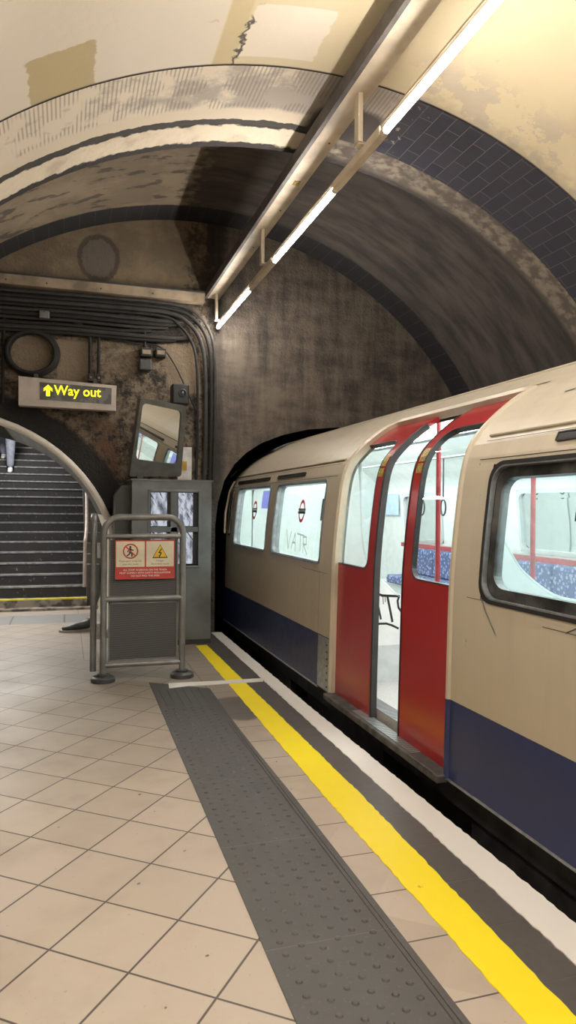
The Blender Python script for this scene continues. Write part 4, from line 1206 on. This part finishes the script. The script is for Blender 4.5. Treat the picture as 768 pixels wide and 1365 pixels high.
# ------------------------------------------------------------------ trunking, cables, coil, boxes on the end wall
tr = thing('cable_trunking', 'long cream cable trunking across the end wall above the black cables', 'trunking', (.3, 7.95, 3.75))
b = MB(); b.box(-2.0, 1.475, 7.90, 8.03, 3.715, 3.815); b.build('trunk_body', M['cream_dirty'], tr)
b = MB(); b.box(-2.0, 1.475, 7.885, 8.03, 3.815, 3.83); b.build('lid', M['grey_dark'], tr)
for x in (-.6, -.2, .35, .9):
    b = MB(); b.lathe((x, 7.9, 3.755), [(.009, 0), (.008, .008)], 8, 'y'); b.build('screw', M['grey_dark'], tr)
ORDN = ['first', 'second', 'third', 'fourth', 'fifth', 'sixth', 'seventh', 'eighth', 'ninth', 'tenth']
zs = [3.67, 3.62, 3.575, 3.53, 3.485, 3.44, 3.395, 3.345, 3.30, 3.26]
for k, z in enumerate(zs):
    rr = .016 + .007 * ((k * 7) % 3) / 2
    if k < 4:     # these swing round and drop down the corner
        xe = [1.605, 1.560, 1.495, 1.405][k]
        P = [(-2.0, 7.96, z), (-.6, 7.96, z - .005), (.5, 7.955, z + .01), (1.02 + .05 * (3 - k), 7.95, z), (xe - .20, 7.95, z - .09), (xe - .05, 7.95, z - .30), (xe, 7.95, z - .62), (xe + .01, 7.96, 2.3), (xe - .0, 7.97, 1.72)]
        lab = '%s black cable from the right of those dropping down the wall corner' % ORDN[k]
    else:
        e = .55 + .09 * ((k * 5) % 7)
        P = [(-2.0, 7.97, z), (-.6, 7.97, z - .004), (.0, 7.965, z + .006), (e, 7.97, z - .003), (e + .35, 7.99, z + .02)]
        lab = '%s cable down of the black horizontal bundle under the cream trunking' % ORDN[k]
    b = MB(); b.tube(smoothpath(P, 7), rr, 8)
    o = b.build('cable', M['black_rubber'] if k % 2 else M['grey_cable'], smooth=True); tag(o, lab, 'cable', 'cables on the end wall')
for lab, P, rr in (('thin cable sloping from the junction boxes down behind the speaker box', [(.20, 7.985, 3.27), (.72, 7.985, 3.22), (.98, 7.98, 3.20), (1.13, 7.98, 3.05), (1.30, 7.98, 2.72), (1.43, 7.98, 2.42)], .008),
                   ('black conduit dropping to the right end of the Way out sign', [(.335, 7.985, 3.30), (.335, 7.98, 3.05), (.335, 7.98, 2.76)], .017),
                   ('black conduit just left of another above the Way out sign', [(-.02, 7.985, 3.42), (.16, 7.98, 3.36), (.235, 7.98, 3.26), (.245, 7.98, 3.05), (.245, 7.98, 2.76)], .019),
                   ('vertical conduit at the left edge left of the cable coil', [(-.62, 7.985, 3.50), (-.625, 7.98, 3.1), (-.63, 7.98, 2.5)], .016),
                   ('short conduit dropping into the junction boxes', [(.825, 7.985, 3.36), (.825, 7.98, 3.16)], .016)):
    b = MB(); b.tube(smoothpath(P, 6), rr, 8); tag(b.build('conduit', M['black_rubber'], smooth=True), lab, 'cable')
b = MB()
for k in range(4):
    r = .225 + .012 * (k % 3)
    b.tube([(-.352 + .006 * k + r * 1.06 * math.cos(a * PI / 20), 7.93 + .022 * k, 3.03 + r * .95 * math.sin(a * PI / 20)) for a in range(40)], .019, 7, closed=True)
tag(b.build('cable_coil', M['black_rubber'], smooth=True), 'round coil of black cable hanging on the wall above the Way out sign', 'cable coil')
for (xa, xb, za, zb, lab, mk) in ((.775, .905, 3.07, 3.165, 'grey junction box left of its twin below the cables', 'grey_cable'), (.935, 1.055, 3.075, 3.17, 'grey junction box right of its twin below the cables', 'grey_cable'), (.765, .895, 2.92, 3.045, 'dark rounded box hanging under the pair of junction boxes', 'grey_dark'), (-.276, -.171, 3.395, 3.475, 'small grey box among the horizontal black cables', 'grey_steel')):
    jb = thing('junction_box', lab, 'junction box', ((xa + xb) / 2, 7.95, za))
    b = MB(); b.box(xa, xb, 7.92, 8.03, za, zb); b.build('box_body', M[mk], jb, bevel=.012)
    if mk == 'grey_cable':
        b = MB(); b.box(xa + .02, xb - .02, 7.914, 7.92, za + .025, zb - .025); b.build('box_lid', M['cream_dirty'], jb)
    b = MB(); b.lathe(((xa + xb) / 2, 7.92, zb - .015), [(.006, 0), (.005, .008)], 8, 'y'); b.build('screw', M['black'], jb)
for x, lab in ((.25, 'small clamp box where the left conduit meets the sign'), (.335, 'small clamp box where the right conduit meets the sign')):
    jb = thing('clamp_box', lab, 'junction box', (x, 7.93, 2.76))
    b = MB(); b.box(x - .028, x + .028, 7.90, 8.0, 2.76, 2.84); b.build('box_body', M['grey_cable'], jb, bevel=.006)
    b = MB(); b.lathe((x, 7.9, 2.80), [(.012, 0), (.010, .012)], 10, 'y'); b.build('gland', M['cream_dirty'], jb)

# ------------------------------------------------------------------ stair handrail
hr = thing('stair_handrail', 'pale slender handrail at the right side of the stairs', 'handrail', (.28, 10.3, .139))
P = [(.262, 10.30, .30), (.268, 10.30, .88), (.275, 10.36, .98), (.30, 10.8, 1.18), (.32, 12.0, 1.78), (.33, 15, 3.28)]
b = MB(); b.tube(smoothpath(P, 5), .024, 10); b.build('rail', simple('worn_pink_rail', (.34, .28, .26), .45, var=.1), hr, smooth=True)
for y in (11.2, 13.0):
    b = MB(); b.tube([(.31, y, 1.40 + (y - 11.2) * .5), (.31, y, .62 + (y - 11.2) * .5)], .015, 8); b.build('rail_post', M['grey_steel'], hr, smooth=True)

# ------------------------------------------------------------------ person coming down the stairs
KZ = lambda k: .139 + .145 * k
KY = lambda k: 10.4 + .29 * k
per = thing('person', 'person in blue-grey jeans and white trainers walking down the dark stairs', 'person', (-1.0, KY(13) + .1, KZ(13)))


def skin(name, nodes, edges, matl, parent, lv=2, root=0):
    o3 = Vector(ORG[parent.name]); me = bpy.data.meshes.new(name)
    me.from_pydata([Vector(p[:3]) - o3 for p in nodes], edges, []); o = bpy.data.objects.new(name, me); C.objects.link(o)
    md = o.modifiers.new('skin', 'SKIN'); md.use_smooth_shade = True
    for i, p in enumerate(nodes):
        sv = me.skin_vertices[0].data[i]; r = p[3]; sv.radius = r if isinstance(r, tuple) else (r, r); sv.use_root = (i == root)
    s_ = o.modifiers.new('sub', 'SUBSURF'); s_.levels = lv; s_.render_levels = lv
    dg = bpy.context.evaluated_depsgraph_get(); m2 = bpy.data.meshes.new_from_object(o.evaluated_get(dg)); bpy.data.objects.remove(o)
    m2.materials.clear(); m2.materials.append(matl); m2.name = name
    for p in m2.polygons: p.use_smooth = True
    o = bpy.data.objects.new(name, m2); C.objects.link(o); o.parent = parent; ORG[o.name] = tuple(o3)
    return o


ya, za = KY(13) + .17, KZ(13); yb, zb = KY(15) + .14, KZ(15)
hx, hy, hz = -1.07, KY(13) + .34, za + .84
xr, xl = -1.0, -1.15
M['skin_tone'] = simple('skin', (.50, .34, .26), .55, var=.04)
body_nodes = [(hx, hy, hz, .115), (hx, hy, hz + .18, .105), (hx, hy - .01, hz + .38, (.15, .10)), (hx, hy, hz + .52, .065), (hx, hy - .02, hz + .60, .05), (hx, hy - .04, hz + .70, .085), (hx, hy - .04, hz + .79, .08),
              (xr, hy - .01, hz - .06, .085), (xr + .01, ya + .04, za + .44, .055), (xr + .01, ya + .02, za + .09, .036),
              (xl, hy, hz - .06, .085), (xl, yb - .02, zb + .40, .055), (xl, yb + .02, zb + .09, .036),
              (hx + .17, hy, hz + .45, .05), (hx + .22, hy + .03, hz + .17, .04), (hx + .21, hy - .10, hz - .03, .03), (hx - .17, hy, hz + .45, .05), (hx - .22, hy + .03, hz + .17, .04), (hx - .21, hy - .1, hz - .03, .03)]
E_ = [(0, 1), (1, 2), (2, 3), (3, 4), (4, 5), (5, 6), (0, 7), (7, 8), (8, 9), (0, 10), (10, 11), (11, 12), (2, 13), (13, 14), (14, 15), (2, 16), (16, 17), (17, 18)]
skin('body', body_nodes, E_, M['skin_tone'], per)
denim = simple('blue_grey_denim', (.26, .29, .37), .8, var=.1, scale=20); dark_cloth = simple('black_jacket_cloth', (.012, .012, .014), .8)
grey_denim = denim
skin('jeans', [(hx, hy, hz + .03, .125), (xr, hy - .01, hz - .07, .11), (xr + .01, ya + .03, za + .44, .085), (xr + .01, ya + .02, za + .10, .066), (xl, hy, hz - .07, .10), (xl, yb - .03, zb + .40, .085), (xl, yb + .02, zb + .10, .066)], [(0, 1), (1, 2), (2, 3), (0, 4), (4, 5), (5, 6)], denim, per)
skin('jacket', [(hx, hy, hz + .0, .150), (hx, hy, hz + .20, .135), (hx, hy - .01, hz + .40, (.175, .125)), (hx, hy, hz + .53, .085), (hx + .18, hy, hz + .45, .065), (hx + .23, hy + .03, hz + .17, .055), (hx + .22, hy - .09, hz + .0, .045), (hx - .18, hy, hz + .45, .065), (hx - .23, hy + .03, hz + .17, .055), (hx - .22, hy - .09, hz + .0, .045)], [(0, 1), (1, 2), (2, 3), (2, 4), (4, 5), (5, 6), (2, 7), (7, 8), (8, 9)], dark_cloth, per)
white_sh = simple('white_trainer', (.70, .70, .72), .5, var=.04)
for x, y, z in ((xr + .01, ya, za), (xl, yb, zb)):
    skin('trainer', [(x, y + .05, z + .065, .048), (x, y, z + .06, .05), (x, y - .09, z + .042, (.048, .036)), (x, y - .17, z + .032, (.036, .026)), (x, y + .03, z + .12, .044)], [(0, 1), (1, 2), (2, 3), (1, 4)], white_sh, per)
b = MB(); b.ball((hx, hy - .02, hz + .80), .098, .105, .085, 16); b.build('hair', simple('dark_hair', (.02, .015, .012), .7), per, smooth=True)
b = MB(); b.ball((hx, hy - .135, hz + .72), .014, .02, .018, 8); b.build('nose', M['skin_tone'], per, smooth=True)
for sx in (-.033, .033):
    b = MB(); b.ball((hx + sx, hy - .118, hz + .755), .011, .008, .008, 8); b.build('eye', M['black'], per, smooth=True)
for sx, xx in ((-1, hx - .21), (1, hx + .21)):
    pts = [(xx, hy - .10, hz - .03, .03), (xx, hy - .13, hz - .09, (.032, .018))]; ed = [(0, 1)]
    for q in range(4):
        i0 = len(pts); fx = xx - .024 + .016 * q; l_ = .05 + .012 * (1.5 - abs(q - 1.5))
        pts += [(fx, hy - .145, hz - .125, .009), (fx, hy - .160, hz - .125 - l_ * .6, .008), (fx, hy - .155, hz - .125 - l_, .007)]; ed += [(1, i0), (i0, i0 + 1), (i0 + 1, i0 + 2)]
    i0 = len(pts); pts += [(xx - sx * .035, hy - .13, hz - .09, .010), (xx - sx * .045, hy - .15, hz - .125, .008)]; ed += [(1, i0), (i0, i0 + 1)]
    skin('hand', pts, ed, M['skin_tone'], per, 1)

# dark shoe poking out behind the folded leaf
sh = thing('shoe', 'dark shoe with a pale sole poking out behind the folded barrier leaf', 'shoe', (.22, 8.45, 0))
DX = .125
skin('upper', [(.03 + DX, 8.42, .062, (.055, .050)), (-.09 + DX, 8.41, .046, (.044, .032)), (-.155 + DX, 8.41, .042, (.022, .020)), (.15 + DX, 8.44, .085, .062), (.19 + DX, 8.45, .16, .055)], [(0, 1), (1, 2), (0, 3), (3, 4)], simple('dark_grey_leather', (.05, .052, .056), .5), sh)
b = MB(); sol = [(-.185, 8.41), (-.15, 8.378), (-.08, 8.362), (.05, 8.366), (.17, 8.378), (.225, 8.44), (.18, 8.505), (.05, 8.49), (-.07, 8.465), (-.15, 8.445)]
b.prism([(x + DX, y, 0) for x, y in sol], (0, 0, .026)); b.build('sole', simple('pale_sole', (.34, .34, .33), .6), sh)
